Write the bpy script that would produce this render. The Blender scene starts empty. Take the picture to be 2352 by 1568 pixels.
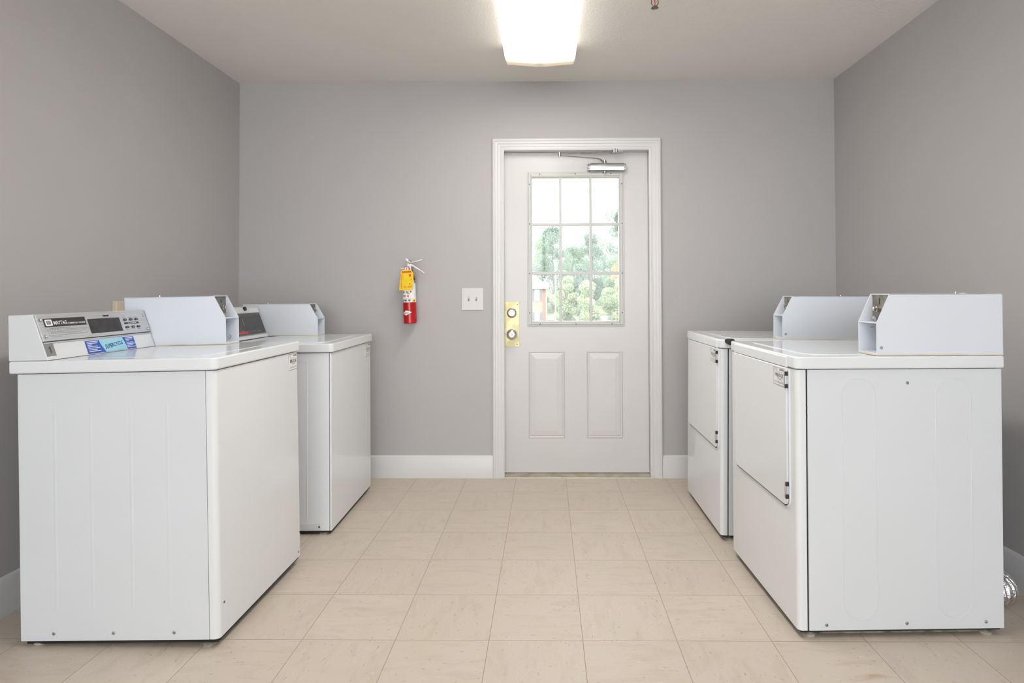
import bpy, bmesh, math, random
from mathutils import Matrix, Vector, Euler

# ------------------------------------------------------------------ camera
scene = bpy.context.scene
COL = scene.collection
CAM_H = 1.1172
YAW, PITCH, ROLL = -0.0121, 0.0168, 0.0033
FPX, CX, CY = 1418.75, 1238.43, 655.43

def cam_axes():
    def fwd_map(v):
        x, y, z = v
        c, s = math.cos(YAW), math.sin(YAW)
        x, y = c*x - s*y, s*x + c*y
        c, s = math.cos(PITCH), math.sin(PITCH)
        d, u = c*y + s*z, -s*y + c*z
        c, s = math.cos(ROLL), math.sin(ROLL)
        return (c*x - s*u, s*x + c*u, d)
    cols = [fwd_map(v) for v in ((1, 0, 0), (0, 1, 0), (0, 0, 1))]
    rows = list(zip(*cols))            # right, up, forward in world coordinates
    return [Vector(r) for r in rows]

cd = bpy.data.cameras.new('camera')
cam = bpy.data.objects.new('camera', cd)
COL.objects.link(cam)
rgt, up, fw = cam_axes()
M = Matrix.Identity(4)
for i in range(3):
    M[i][0] = rgt[i]; M[i][1] = up[i]; M[i][2] = -fw[i]
M.translation = Vector((0, 0, CAM_H))
cam.matrix_world = M
cd.sensor_width = 36.0
cd.lens = FPX * 36.0 / 2352
cd.shift_x = -(CX - 1176) / 2352
cd.shift_y = (CY - 784) / 2352
cd.clip_start = 0.05
cd.clip_end = 600
scene.camera = cam

# ------------------------------------------------------------------ world, light, exposure
scene.view_settings.view_transform = 'Standard'
scene.view_settings.look = 'None'
scene.view_settings.gamma = 1
scene.view_settings.use_curve_mapping = False
scene.view_settings.exposure = 0.52

XL, XR, D, HC = -1.9142, 1.7789, 3.8182, 2.4492
YB = -3.6                                  # wall behind the camera
TILE, TX0, TY0 = 0.3048, -0.1914, 3.5465
LAMP_L = 8.6
LX, LY0, LY1 = -0.031, 0.93, 3.365            # wraparound ceiling fixture, lengthened towards the camera for more light
WORLD = 3.0

w = bpy.data.worlds.new('overcast_sky')
scene.world = w
w.use_nodes = True
bg = w.node_tree.nodes['Background']
bg.inputs['Color'].default_value = (0.93, 0.965, 1.0, 1)
bg.inputs['Strength'].default_value = WORLD

def area(name, loc, rot, sx, sy, power, color, portal=False):
    l = bpy.data.lights.new(name, 'AREA')
    l.shape = 'RECTANGLE'; l.size = sx; l.size_y = sy
    l.energy = power; l.color = color
    if portal:
        l.cycles.is_portal = True
    o = bpy.data.objects.new(name, l)
    COL.objects.link(o)
    o.location = loc; o.rotation_euler = rot
    return o
# fill lamp added for cool light from behind; stands outside an assumed rear window
area('rear_fill_light', (-0.05, YB-0.35, 1.45), (math.radians(97), 0, 0), 3.3, 1.9, 62, (0.90, 0.95, 1.0))
area('door_lite_portal', (0.18, D+0.2, 1.41), (math.radians(-90), 0, 0), 0.6, 1.0, 1, (1, 1, 1), True)

# ------------------------------------------------------------------ materials
def mat(name, col, rough=0.5, metal=0.0, spec=0.5, bump=None, emit=None, coat=0.0, alpha=None, trans=0.0):
    m = bpy.data.materials.new(name); m.use_nodes = True
    nt = m.node_tree; b = nt.nodes['Principled BSDF']
    b.inputs['Base Color'].default_value = (*col, 1)
    b.inputs['Roughness'].default_value = rough
    b.inputs['Metallic'].default_value = metal
    b.inputs['Specular IOR Level'].default_value = spec
    b.inputs['Coat Weight'].default_value = coat
    b.inputs['Coat Roughness'].default_value = 0.08
    b.inputs['Transmission Weight'].default_value = trans
    if bump:
        sc, st, dist = bump
        tc = nt.nodes.new('ShaderNodeTexCoord'); n = nt.nodes.new('ShaderNodeTexNoise')
        n.inputs['Scale'].default_value = sc; n.inputs['Detail'].default_value = 3
        bp = nt.nodes.new('ShaderNodeBump'); bp.inputs['Strength'].default_value = st; bp.inputs['Distance'].default_value = dist
        nt.links.new(tc.outputs['Object'], n.inputs['Vector'])
        nt.links.new(n.outputs['Fac'], bp.inputs['Height'])
        nt.links.new(bp.outputs['Normal'], b.inputs['Normal'])
    if emit:
        b.inputs['Emission Color'].default_value = (*emit[0], 1); b.inputs['Emission Strength'].default_value = emit[1]
    return m

def mottled(name, c1, c2, scale, rough=0.5, metal=0.0, spec=0.5, bump=None, lo=0.35, hi=0.65, stretch=(1, 1, 1)):
    m = mat(name, c1, rough, metal, spec, bump)
    nt = m.node_tree; b = nt.nodes['Principled BSDF']
    tc = nt.nodes.new('ShaderNodeTexCoord'); mp = nt.nodes.new('ShaderNodeMapping'); mp.inputs['Scale'].default_value = stretch
    n = nt.nodes.new('ShaderNodeTexNoise'); n.inputs['Scale'].default_value = scale; n.inputs['Detail'].default_value = 4
    r = nt.nodes.new('ShaderNodeValToRGB')
    r.color_ramp.elements[0].position = lo; r.color_ramp.elements[1].position = hi
    r.color_ramp.elements[0].color = (*c1, 1); r.color_ramp.elements[1].color = (*c2, 1)
    nt.links.new(tc.outputs['Object'], mp.inputs['Vector']); nt.links.new(mp.outputs['Vector'], n.inputs['Vector'])
    nt.links.new(n.outputs['Fac'], r.inputs['Fac']); nt.links.new(r.outputs['Color'], b.inputs['Base Color'])
    return m

MW = mottled('grey_wall_paint', (0.465, 0.450, 0.448), (0.48, 0.465, 0.463), 1.3, 0.55, 0, 0.35, (90, 0.12, 0.002))
MC = mottled('ceiling_texture_paint', (0.85, 0.82, 0.775), (0.87, 0.84, 0.795), 2.0, 0.9, 0, 0.2, (110, 0.7, 0.004))
MT = mottled('white_trim_paint', (0.66, 0.655, 0.655), (0.69, 0.685, 0.685), 3.0, 0.35, 0, 0.5, (25, 0.06, 0.002))
MDOOR = mottled('white_door_paint', (0.625, 0.610, 0.605), (0.65, 0.635, 0.63), 2.2, 0.32, 0, 0.5, (40, 0.08, 0.0015))
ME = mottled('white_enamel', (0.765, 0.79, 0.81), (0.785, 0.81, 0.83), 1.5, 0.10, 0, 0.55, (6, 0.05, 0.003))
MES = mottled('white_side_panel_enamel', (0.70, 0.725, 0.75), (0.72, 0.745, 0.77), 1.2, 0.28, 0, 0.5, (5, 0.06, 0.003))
MES2 = mottled('lifted_side_panel_enamel', (0.80, 0.82, 0.85), (0.82, 0.84, 0.87), 1.2, 0.24, 0, 0.5, (5, 0.06, 0.003))  # lightened copy of the side enamel, making up for weak light at the rear
MBOX = mottled('white_powder_coat', (0.715, 0.75, 0.81), (0.735, 0.77, 0.83), 2.0, 0.38, 0, 0.4, (220, 0.05, 0.0006))
MCREAM = mottled('aged_cream_plastic', (0.66, 0.60, 0.46), (0.74, 0.70, 0.60), 14, 0.45)
MLITE = mottled('off_white_vinyl', (0.56, 0.555, 0.535), (0.59, 0.585, 0.565), 4, 0.35)
MDARK = mat('dark_gap_shade', (0.015, 0.014, 0.013), 0.8)  # near-black that paints shade into gaps and under cabinets
MUNDER = mottled('grimy_base_steel', (0.10, 0.08, 0.055), (0.28, 0.24, 0.17), 30, 0.7)
MFOOT = mottled('dirty_levelling_foot', (0.30, 0.27, 0.20), (0.55, 0.53, 0.45), 40, 0.5)
MSCREW = mottled('zinc_screw', (0.25, 0.26, 0.27), (0.5, 0.5, 0.5), 120, 0.35, 0.8)
MCHROME = mottled('satin_chrome', (0.62, 0.63, 0.66), (0.72, 0.73, 0.75), 20, 0.2, 1.0)
MBRASS = mottled('worn_brass', (0.46, 0.395, 0.20), (0.60, 0.53, 0.30), 16, 0.34, 0.45, 0.5, None, 0.42, 0.55)
MSILV = mottled('brushed_aluminium', (0.55, 0.55, 0.56), (0.68, 0.69, 0.70), 6, 0.3, 0.75, 0.5, None, 0.3, 0.7, (1, 1, 40))
MALU = mottled('satin_aluminium', (0.52, 0.52, 0.50), (0.64, 0.64, 0.63), 8, 0.3, 0.9)
MBLK = mottled('black_plastic', (0.018, 0.017, 0.018), (0.03, 0.028, 0.03), 9, 0.3)
MPANEL = mottled('charcoal_panel', (0.045, 0.045, 0.043), (0.06, 0.058, 0.055), 15, 0.35)
MGREY = mottled('grey_sticker', (0.22, 0.22, 0.215), (0.25, 0.25, 0.245), 30, 0.5)
MWHT = mottled('white_print', (0.85, 0.85, 0.84), (0.9, 0.9, 0.9), 60, 0.5)
MINK = mat('dark_print', (0.05, 0.05, 0.055), 0.6)
MINK2 = mat('grey_print', (0.24, 0.24, 0.25), 0.6)
MORANGE = mat('orange_red_print', (0.80, 0.11, 0.05), 0.5)
MBLUE = mottled('blue_print', (0.02, 0.07, 0.42), (0.02, 0.11, 0.50), 25, 0.4)
MCYAN = mottled('pale_cyan_print', (0.30, 0.64, 0.80), (0.40, 0.73, 0.84), 12, 0.4)
MNAVY = mat('navy_print', (0.02, 0.035, 0.19), 0.5)
MLAB = mottled('paper_label', (0.80, 0.785, 0.76), (0.86, 0.85, 0.82), 40, 0.5)
MRED = mottled('red_cylinder_paint', (0.42, 0.006, 0.010), (0.50, 0.010, 0.014), 9, 0.22)
MYEL = mottled('yellow_tag_card', (0.86, 0.60, 0.0), (0.92, 0.66, 0.01), 20, 0.55)
MTRED = mat('red_tag_print', (0.70, 0.09, 0.01), 0.6)
MMECH = mottled('dull_coin_mechanism', (0.19, 0.165, 0.13), (0.30, 0.28, 0.24), 25, 0.4, 0.6)
MMECH2 = mottled('grey_coin_plate', (0.16, 0.155, 0.145), (0.22, 0.21, 0.20), 18, 0.5, 0.3)
MRUB = mottled('dark_rubber', (0.035, 0.032, 0.035), (0.06, 0.055, 0.06), 30, 0.7)
MBEIGE = mottled('beige_outlet_plastic', (0.60, 0.52, 0.36), (0.66, 0.58, 0.44), 20, 0.45)
MSTEEL = mottled('polished_steel', (0.50, 0.49, 0.47), (0.62, 0.61, 0.60), 30, 0.22, 0.95)
MBRONZE = mottled('dark_bronze', (0.14, 0.11, 0.08), (0.24, 0.21, 0.17), 90, 0.4, 0.7)
MGLASSRED = mat('red_bulb_liquid', (0.75, 0.12, 0.06), 0.1)
MFOIL = mottled('crinkled_foil', (0.62, 0.61, 0.64), (0.82, 0.81, 0.84), 60, 0.22, 1.0, 0.5, (130, 0.8, 0.004))
MTHRESH = mottled('worn_threshold', (0.40, 0.34, 0.22), (0.55, 0.52, 0.44), 14, 0.35, 0.5)
MTHR2 = mottled('pale_threshold_lip', (0.62, 0.58, 0.50), (0.72, 0.69, 0.62), 12, 0.4, 0.2)

MGLASS = bpy.data.materials.new('clear_glass'); MGLASS.use_nodes = True
nt = MGLASS.node_tree; nt.nodes.clear()
o_ = nt.nodes.new('ShaderNodeOutputMaterial'); mx = nt.nodes.new('ShaderNodeMixShader')
tr = nt.nodes.new('ShaderNodeBsdfTransparent'); gl = nt.nodes.new('ShaderNodeBsdfGlossy'); gl.inputs['Roughness'].default_value = 0.03
fr = nt.nodes.new('ShaderNodeFresnel'); fr.inputs['IOR'].default_value = 1.35
tr.inputs['Color'].default_value = (0.97, 0.985, 0.98, 1)
nt.links.new(fr.outputs[0], mx.inputs[0]); nt.links.new(tr.outputs[0], mx.inputs[1]); nt.links.new(gl.outputs[0], mx.inputs[2]); nt.links.new(mx.outputs[0], o_.inputs[0])

def lens_material():
    m = bpy.data.materials.new('glowing_acrylic_lens'); m.use_nodes = True
    nt = m.node_tree; b = nt.nodes['Principled BSDF']
    b.inputs['Base Color'].default_value = (0.85, 0.83, 0.78, 1); b.inputs['Roughness'].default_value = 0.4
    tc = nt.nodes.new('ShaderNodeTexCoord'); sp = nt.nodes.new('ShaderNodeSeparateXYZ')
    nt.links.new(tc.outputs['Object'], sp.inputs[0])
    # distance from the ends of the tubes (object y is measured from the middle)
    ab = nt.nodes.new('ShaderNodeMath'); ab.operation = 'ABSOLUTE'; nt.links.new(sp.outputs['Y'], ab.inputs[0])
    r1 = nt.nodes.new('ShaderNodeMapRange'); r1.inputs['From Min'].default_value = (LY1-LY0)/2-0.15; r1.inputs['From Max'].default_value = (LY1-LY0)/2-0.035
    r1.inputs['To Min'].default_value = 1.0; r1.inputs['To Max'].default_value = 0.0; r1.interpolation_type = 'SMOOTHSTEP'
    nt.links.new(ab.outputs[0], r1.inputs['Value'])
    # dimmer seam between the two tubes
    ax = nt.nodes.new('ShaderNodeMath'); ax.operation = 'ABSOLUTE'; nt.links.new(sp.outputs['X'], ax.inputs[0])
    r2 = nt.nodes.new('ShaderNodeMapRange'); r2.inputs['From Min'].default_value = 0.0; r2.inputs['From Max'].default_value = 0.035
    r2.inputs['To Min'].default_value = 0.0; r2.inputs['To Max'].default_value = 1.0; r2.interpolation_type = 'SMOOTHSTEP'
    nt.links.new(ax.outputs[0], r2.inputs['Value'])
    cr = nt.nodes.new('ShaderNodeMix'); cr.data_type = 'RGBA'
    cr.inputs['A'].default_value = (1.0, 0.74, 0.42, 1); cr.inputs['B'].default_value = (1.0, 0.965, 0.915, 1)
    nt.links.new(r1.outputs[0], cr.inputs['Factor'])
    st = nt.nodes.new('ShaderNodeMath'); st.operation = 'MULTIPLY_ADD'
    st.inputs[1].default_value = LAMP_L; st.inputs[2].default_value = 0.26
    nt.links.new(r1.outputs[0], st.inputs[0])
    s2 = nt.nodes.new('ShaderNodeMapRange'); s2.inputs['To Min'].default_value = 0.4; s2.inputs['To Max'].default_value = 1.0
    nt.links.new(r2.outputs[0], s2.inputs['Value'])
    s3 = nt.nodes.new('ShaderNodeMath'); s3.operation = 'MULTIPLY'
    nt.links.new(st.outputs[0], s3.inputs[0]); nt.links.new(s2.outputs[0], s3.inputs[1])
    # the steep flanks of the lens glow less than its underside
    r3 = nt.nodes.new('ShaderNodeMapRange'); r3.inputs['From Min'].default_value = -0.064; r3.inputs['From Max'].default_value = -0.050
    r3.inputs['To Min'].default_value = 1.0; r3.inputs['To Max'].default_value = 0.15
    nt.links.new(sp.outputs['Z'], r3.inputs['Value'])
    s4 = nt.nodes.new('ShaderNodeMath'); s4.operation = 'MULTIPLY'
    nt.links.new(s3.outputs[0], s4.inputs[0]); nt.links.new(r3.outputs[0], s4.inputs[1])
    nt.links.new(cr.outputs['Result'], b.inputs['Emission Color']); nt.links.new(s4.outputs[0], b.inputs['Emission Strength'])
    return m
MLENS = lens_material()

def floor_material():
    m = bpy.data.materials.new('vinyl_composition_tile'); m.use_nodes = True
    nt = m.node_tree; N = nt.nodes; Lk = nt.links; b = N['Principled BSDF']
    def math_(op, a, bb=None, c=None):
        n = N.new('ShaderNodeMath'); n.operation = op
        for i, v in enumerate((a, bb, c)):
            if v is None: continue
            if isinstance(v, (int, float)): n.inputs[i].default_value = v
            else: Lk.new(v, n.inputs[i])
        return n.outputs[0]
    tc = N.new('ShaderNodeTexCoord'); sp = N.new('ShaderNodeSeparateXYZ'); Lk.new(tc.outputs['Object'], sp.inputs[0])
    u = math_('MULTIPLY', math_('SUBTRACT', sp.outputs['X'], TX0), 1/TILE)
    v = math_('MULTIPLY', math_('SUBTRACT', sp.outputs['Y'], TY0), 1/TILE)
    iu, iv = math_('FLOOR', u), math_('FLOOR', v)
    fu, fv = math_('SUBTRACT', u, iu), math_('SUBTRACT', v, iv)
    du = math_('MINIMUM', fu, math_('SUBTRACT', 1.0, fu)); dv = math_('MINIMUM', fv, math_('SUBTRACT', 1.0, fv))
    d = math_('MULTIPLY', math_('MINIMUM', du, dv), TILE)
    joint = N.new('ShaderNodeMapRange'); Lk.new(d, joint.inputs['Value'])
    joint.inputs['From Min'].default_value = 0.0004; joint.inputs['From Max'].default_value = 0.0016
    joint.inputs['To Min'].default_value = 1; joint.inputs['To Max'].default_value = 0
    # one random value per tile
    cv = N.new('ShaderNodeCombineXYZ'); Lk.new(iu, cv.inputs[0]); Lk.new(iv, cv.inputs[1])
    wn = N.new('ShaderNodeTexWhiteNoise'); Lk.new(cv.outputs[0], wn.inputs['Vector'])
    # grain direction alternates from tile to tile
    par = math_('MODULO', math_('ABSOLUTE', math_('ADD', iu, iv)), 2.0)
    def flecks(stretch, scale, off):
        mp = N.new('ShaderNodeMapping'); mp.inputs['Scale'].default_value = stretch
        ad = N.new('ShaderNodeVectorMath'); ad.operation = 'ADD'
        sc = N.new('ShaderNodeVectorMath'); sc.operation = 'SCALE'; sc.inputs['Scale'].default_value = 7.0 + off
        Lk.new(wn.outputs['Color'], sc.inputs[0]); Lk.new(tc.outputs['Object'], ad.inputs[0]); Lk.new(sc.outputs[0], ad.inputs[1])
        Lk.new(ad.outputs[0], mp.inputs['Vector'])
        n = N.new('ShaderNodeTexNoise'); n.inputs['Scale'].default_value = scale; n.inputs['Detail'].default_value = 2.5
        n.inputs['Distortion'].default_value = 0.6
        Lk.new(mp.outputs[0], n.inputs['Vector']); return n.outputs['Fac']
    def mixf(f, a, c):
        n = N.new('ShaderNodeMix'); n.data_type = 'FLOAT'
        Lk.new(f, n.inputs['Factor']); Lk.new(a, n.inputs['A']); Lk.new(c, n.inputs['B']); return n.outputs['Result']
    f1 = mixf(par, flecks((1, 0.34, 1), 150, 0), flecks((0.34, 1, 1), 150, 3))
    f2 = mixf(par, flecks((1, 0.25, 1), 28, 1), flecks((0.25, 1, 1), 28, 5))
    f3 = flecks((1, 1, 1), 7, 2)
    def ramp(val, lo, hi):
        n = N.new('ShaderNodeMapRange'); Lk.new(val, n.inputs['Value']); n.inputs['From Min'].default_value = lo; n.inputs['From Max'].default_value = hi
        return n.outputs[0]
    def mixc(f, a, c):
        n = N.new('ShaderNodeMix'); n.data_type = 'RGBA'
        Lk.new(f, n.inputs['Factor'])
        for k, x in (('A', a), ('B', c)):
            if isinstance(x, tuple): n.inputs[k].default_value = (*x, 1)
            else: Lk.new(x, n.inputs[k])
        return n.outputs['Result']
    base = mixc(wn.outputs['Value'], (0.585, 0.505, 0.437), (0.635, 0.553, 0.48))
    base = mixc(ramp(f3, 0.35, 0.7), base, (0.595, 0.525, 0.43))
    base = mixc(math_('MULTIPLY', ramp(f2, 0.50, 0.72), 0.40), base, (0.50, 0.41, 0.325))
    base = mixc(math_('MULTIPLY', ramp(f1, 0.66, 0.73), 0.62), base, (0.26, 0.19, 0.135))
    base = mixc(math_('MULTIPLY', ramp(f1, 0.33, 0.28), 0.45), base, (0.74, 0.66, 0.58))
    # brown scuff near the front right dryer
    sx = math_('MULTIPLY', math_('SUBTRACT', sp.outputs['X'], 0.93), 9.0)
    sy = math_('MULTIPLY', math_('SUBTRACT', sp.outputs['Y'], 1.86), 16.0)
    rr = math_('SQRT', math_('ADD', math_('MULTIPLY', sx, sx), math_('MULTIPLY', sy, sy)))
    spot = math_('MULTIPLY', ramp(rr, 1.0, 0.2), ramp(f2, 0.45, 0.65))
    base = mixc(math_('MULTIPLY', spot, 0.7), base, (0.42, 0.25, 0.13))
    col = mixc(math_('MULTIPLY', joint.outputs[0], 0.75), base, (0.22, 0.16, 0.115))
    Lk.new(col, b.inputs['Base Color'])
    b.inputs['Roughness'].default_value = 0.42; b.inputs['Specular IOR Level'].default_value = 0.35
    bp = N.new('ShaderNodeBump'); bp.inputs['Strength'].default_value = 0.25; bp.inputs['Distance'].default_value = 0.002
    hh = math_('SUBTRACT', math_('MULTIPLY', f2, 0.3), joint.outputs[0])
    Lk.new(hh, bp.inputs['Height']); Lk.new(bp.outputs[0], b.inputs['Normal'])
    return m
MFLOOR = floor_material()

# ------------------------------------------------------------------ mesh helpers
class MB:
    """collects solid shapes into one mesh; sx = -1 mirrors local x"""
    def __init__(s, sx=1): s.bm = bmesh.new(); s.sx = sx
    def box(s, x0, x1, y0, y1, z0, z1):
        vs = [s.bm.verts.new((x, y, z)) for x in (x0, x1) for y in (y0, y1) for z in (z0, z1)]
        for f in ((0, 1, 3, 2), (4, 6, 7, 5), (0, 4, 5, 1), (2, 3, 7, 6), (0, 2, 6, 4), (1, 5, 7, 3)):
            s.bm.faces.new([vs[i] for i in f])
        return s
    def prism(s, pts, a, b, plane='xz'):
        """pts in the plane, extruded between a and b along the third axis"""
        def P(p, t):
            return {'xz': (p[0], t, p[1]), 'xy': (p[0], p[1], t), 'yz': (t, p[0], p[1])}[plane]
        A = [s.bm.verts.new(P(p, a)) for p in pts]; B = [s.bm.verts.new(P(p, b)) for p in pts]
        s.bm.faces.new(A); s.bm.faces.new(list(reversed(B)))
        n = len(pts)
        for i in range(n):
            j = (i+1) % n; s.bm.faces.new((A[i], B[i], B[j], A[j]))
        return s
    def cyl(s, c0, c1, r0, r1=None, n=24, cap=True):
        r1 = r0 if r1 is None else r1
        c0, c1 = Vector(c0), Vector(c1); d = (c1-c0).normalized()
        u = d.orthogonal().normalized(); v = d.cross(u)
        A = [s.bm.verts.new(c0 + (u*math.cos(t)+v*math.sin(t))*r0) for t in [2*math.pi*i/n for i in range(n)]]
        B = [s.bm.verts.new(c1 + (u*math.cos(t)+v*math.sin(t))*r1) for t in [2*math.pi*i/n for i in range(n)]]
        for i in range(n):
            j = (i+1) % n; s.bm.faces.new((A[i], A[j], B[j], B[i]))
        if cap: s.bm.faces.new(list(reversed(A))); s.bm.faces.new(B)
        return s
    def lathe(s, c, axis, prof, n=32):
        """prof: list of (distance along axis, radius)"""
        c = Vector(c); d = Vector(axis).normalized(); u = d.orthogonal().normalized(); v = d.cross(u)
        rings = []
        for h, r in prof:
            rings.append([s.bm.verts.new(c + d*h + (u*math.cos(2*math.pi*i/n)+v*math.sin(2*math.pi*i/n))*max(r, 1e-5)) for i in range(n)])
        for a, b in zip(rings, rings[1:]):
            for i in range(n):
                j = (i+1) % n; s.bm.faces.new((a[i], a[j], b[j], b[i]))
        s.bm.faces.new(list(reversed(rings[0]))); s.bm.faces.new(rings[-1])
        return s
    def tube(s, path, r, n=12, rf=None, closed=False):
        path = [Vector(p) for p in path]; rings = []; m = len(path)
        prev = None
        for i, p in enumerate(path):
            if closed: d = (path[(i+1) % m]-path[i-1]).normalized()
            else: d = (path[min(i+1, m-1)]-path[max(i-1, 0)]).normalized()
            if prev is None: u = d.orthogonal().normalized()
            else: u = (prev - d*prev.dot(d)).normalized()
            prev = u; v = d.cross(u); rr = rf(i) if rf else r
            rings.append([s.bm.verts.new(p + (u*math.cos(2*math.pi*k/n)+v*math.sin(2*math.pi*k/n))*rr) for k in range(n)])
        prs = list(zip(rings, rings[1:]))
        if closed: prs.append((rings[-1], rings[0]))
        for a, b in prs:
            for k in range(n):
                j = (k+1) % n; s.bm.faces.new((a[k], a[j], b[j], b[k]))
        if not closed: s.bm.faces.new(list(reversed(rings[0]))); s.bm.faces.new(rings[-1])
        return s
    def hexa(s, A, B):
        """A, B: 4 corner loops"""
        a = [s.bm.verts.new(p) for p in A]; b = [s.bm.verts.new(p) for p in B]
        s.bm.faces.new(a); s.bm.faces.new(list(reversed(b)))
        for i in range(4):
            j = (i+1) % 4; s.bm.faces.new((a[i], b[i], b[j], a[j]))
        return s
    def build(s, name, m, parent=None, bevel=0.0, seg=2, smooth=35, origin=None):
        if s.sx < 0:
            for v in s.bm.verts: v.co.x = -v.co.x
        if origin is not None:
            o3 = Vector(origin)
            for v in s.bm.verts: v.co -= o3
        bmesh.ops.recalc_face_normals(s.bm, faces=s.bm.faces)
        me = bpy.data.meshes.new(name); s.bm.to_mesh(me); s.bm.free()
        me.materials.append(m)
        o = bpy.data.objects.new(name, me); COL.objects.link(o)
        if origin is not None: o.location = origin
        if parent: o.parent = parent
        for p in me.polygons: p.use_smooth = True
        me.set_sharp_from_angle(angle=math.radians(smooth))
        if bevel > 0:
            md = o.modifiers.new('bevel', 'BEVEL'); md.width = bevel; md.segments = seg
            md.limit_method = 'ANGLE'; md.angle_limit = math.radians(40); md.harden_normals = True
        return o

def arc(cx, cy, r, a0, a1, n=6):
    return [(cx + r*math.cos(math.radians(a0+(a1-a0)*i/n)), cy + r*math.sin(math.radians(a0+(a1-a0)*i/n))) for i in range(n+1)]

def rrect(x0, x1, y0, y1, r, n=6):
    """rounded rectangle; r = radii at (x0,y0),(x1,y0),(x1,y1),(x0,y1)"""
    if isinstance(r, (int, float)): r = (r,)*4
    P = []
    for (cx, cy, a), rr in zip(((x0, y0, 180), (x1, y0, 270), (x1, y1, 0), (x0, y1, 90)), r):
        sx = 1 if cx == x0 else -1; sy = 1 if cy == y0 else -1
        if rr <= 0: P.append((cx, cy))
        else: P += arc(cx+sx*rr, cy+sy*rr, rr, a, a+90, n)
    return P

def empty(name, loc=(0, 0, 0), rot=(0, 0, 0)):
    o = bpy.data.objects.new(name, None); COL.objects.link(o)
    o.empty_display_size = 0.1
    o.location = loc; o.rotation_euler = rot
    return o

def tag(o, label=None, cat=None, group=None, kind=None):
    if label: o['label'] = label
    if cat: o['category'] = cat
    if group: o['group'] = group
    if kind: o['kind'] = kind
    return o

def struct(o, label=None): return tag(o, label, None, None, 'structure')

def text(name, body, m, parent, org, u, v, width=None, height=None, thick=0.0003, shear=0.0, warp=None, bold=0.0):
    """lettering laid on the plane org + u*x + v*y (centred)"""
    cu = bpy.data.curves.new(name+'_font', 'FONT'); cu.body = body; cu.size = 1.0; cu.resolution_u = 2
    cu.offset = bold; cu.align_x = 'CENTER'; cu.shear = shear
    t = bpy.data.objects.new('tmp', cu); COL.objects.link(t)
    bpy.context.view_layer.update()
    dg = bpy.context.evaluated_depsgraph_get()
    me = bpy.data.meshes.new_from_object(t.evaluated_get(dg))
    bpy.data.objects.remove(t); bpy.data.curves.remove(cu)
    xs = [w_.co.x for w_ in me.vertices]; ys = [w_.co.y for w_ in me.vertices]
    w0, w1, h0, h1 = min(xs), max(xs), min(ys), max(ys)
    kx = (width/(w1-w0)) if width else None; ky = (height/(h1-h0)) if height else None
    if kx is None: kx = ky
    if ky is None: ky = kx
    O, U, V = Vector(org), Vector(u).normalized(), Vector(v).normalized(); Nn = U.cross(V)
    for w_ in me.vertices:
        x = (w_.co.x-(w0+w1)/2)*kx; y = (w_.co.y-(h0+h1)/2)*ky
        if warp: x, y = warp(x, y)
        w_.co = O + U*x + V*y + Nn*thick
    me.name = name; me.materials.clear(); me.materials.append(m)
    o = bpy.data.objects.new(name, me); COL.objects.link(o)
    if parent: o.parent = parent
    return o

# ================================================================== ROOM SHELL
struct(MB().box(XL-0.15, XR+0.15, YB-0.15, D+0.16, -0.12, 0).build('floor', MFLOOR))
struct(MB().box(XL-0.15, XR+0.15, YB-0.15, D+0.16, HC, HC+0.12).build('ceiling', MC))
struct(MB().box(XL-0.12, XL, YB-0.12, D+0.14, 0, HC).build('wall_left', MW))
struct(MB().box(XR, XR+0.12, YB-0.12, D+0.14, 0, HC).build('wall_right', MW))
OX0, OX1, OZ = -0.281, 0.653, 2.036          # rough opening in the back wall
wb = MB(); wb.box(XL, OX0, D, D+0.14, 0, HC).box(OX1, XR, D, D+0.14, 0, HC).box(OX0, OX1, D, D+0.14, OZ, HC)
struct(wb.build('wall_back', MW))
wr = MB()
wr.box(XL, -1.7, YB-0.12, YB, 0, HC).box(1.6, XR, YB-0.12, YB, 0, HC).box(-1.7, 1.6, YB-0.12, YB, 0, 0.4).box(-1.7, 1.6, YB-0.12, YB, 2.35, HC)
struct(wr.build('wall_front', MW))
wf = MB()
for x in (-1.7, -0.075, 1.55): wf.box(x, x+0.05, YB-0.1, YB-0.03, 0.4, 2.35)
wf.box(-1.7, 1.6, YB-0.1, YB-0.03, 0.4, 0.45).box(-1.7, 1.6, YB-0.1, YB-0.03, 2.30, 2.35)
win = struct(wf.build('assumed_window_1', MT, None, 0.004))  # unseen window, added as a source for the rear fill light

# baseboards: profile (out from the wall, height)
BP = [(0, 0), (0.014, 0), (0.014, 0.112), (0.011, 0.118), (0.011, 0.124), (0.007, 0.131), (0.004, 0.136), (0, 0.138)]
def base_x(mb, xw, sgn, y0, y1): mb.prism([(xw+sgn*p[0], p[1]) for p in BP], y0, y1, 'xz')
def base_y(mb, yw, x0, x1): mb.prism([(yw-p[0], p[1]) for p in BP], x0, x1, 'yz')
m_ = MB(); base_x(m_, XL, 1, YB, D); struct(m_.build('baseboard_left', MT))
m_ = MB(); base_x(m_, XR, -1, YB, D); struct(m_.build('baseboard_right', MT))
m_ = MB(); base_y(m_, D, XL+0.014, -0.334); base_y(m_, D, 0.704, XR-0.014); struct(m_.build('baseboard_back', MT))

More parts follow.
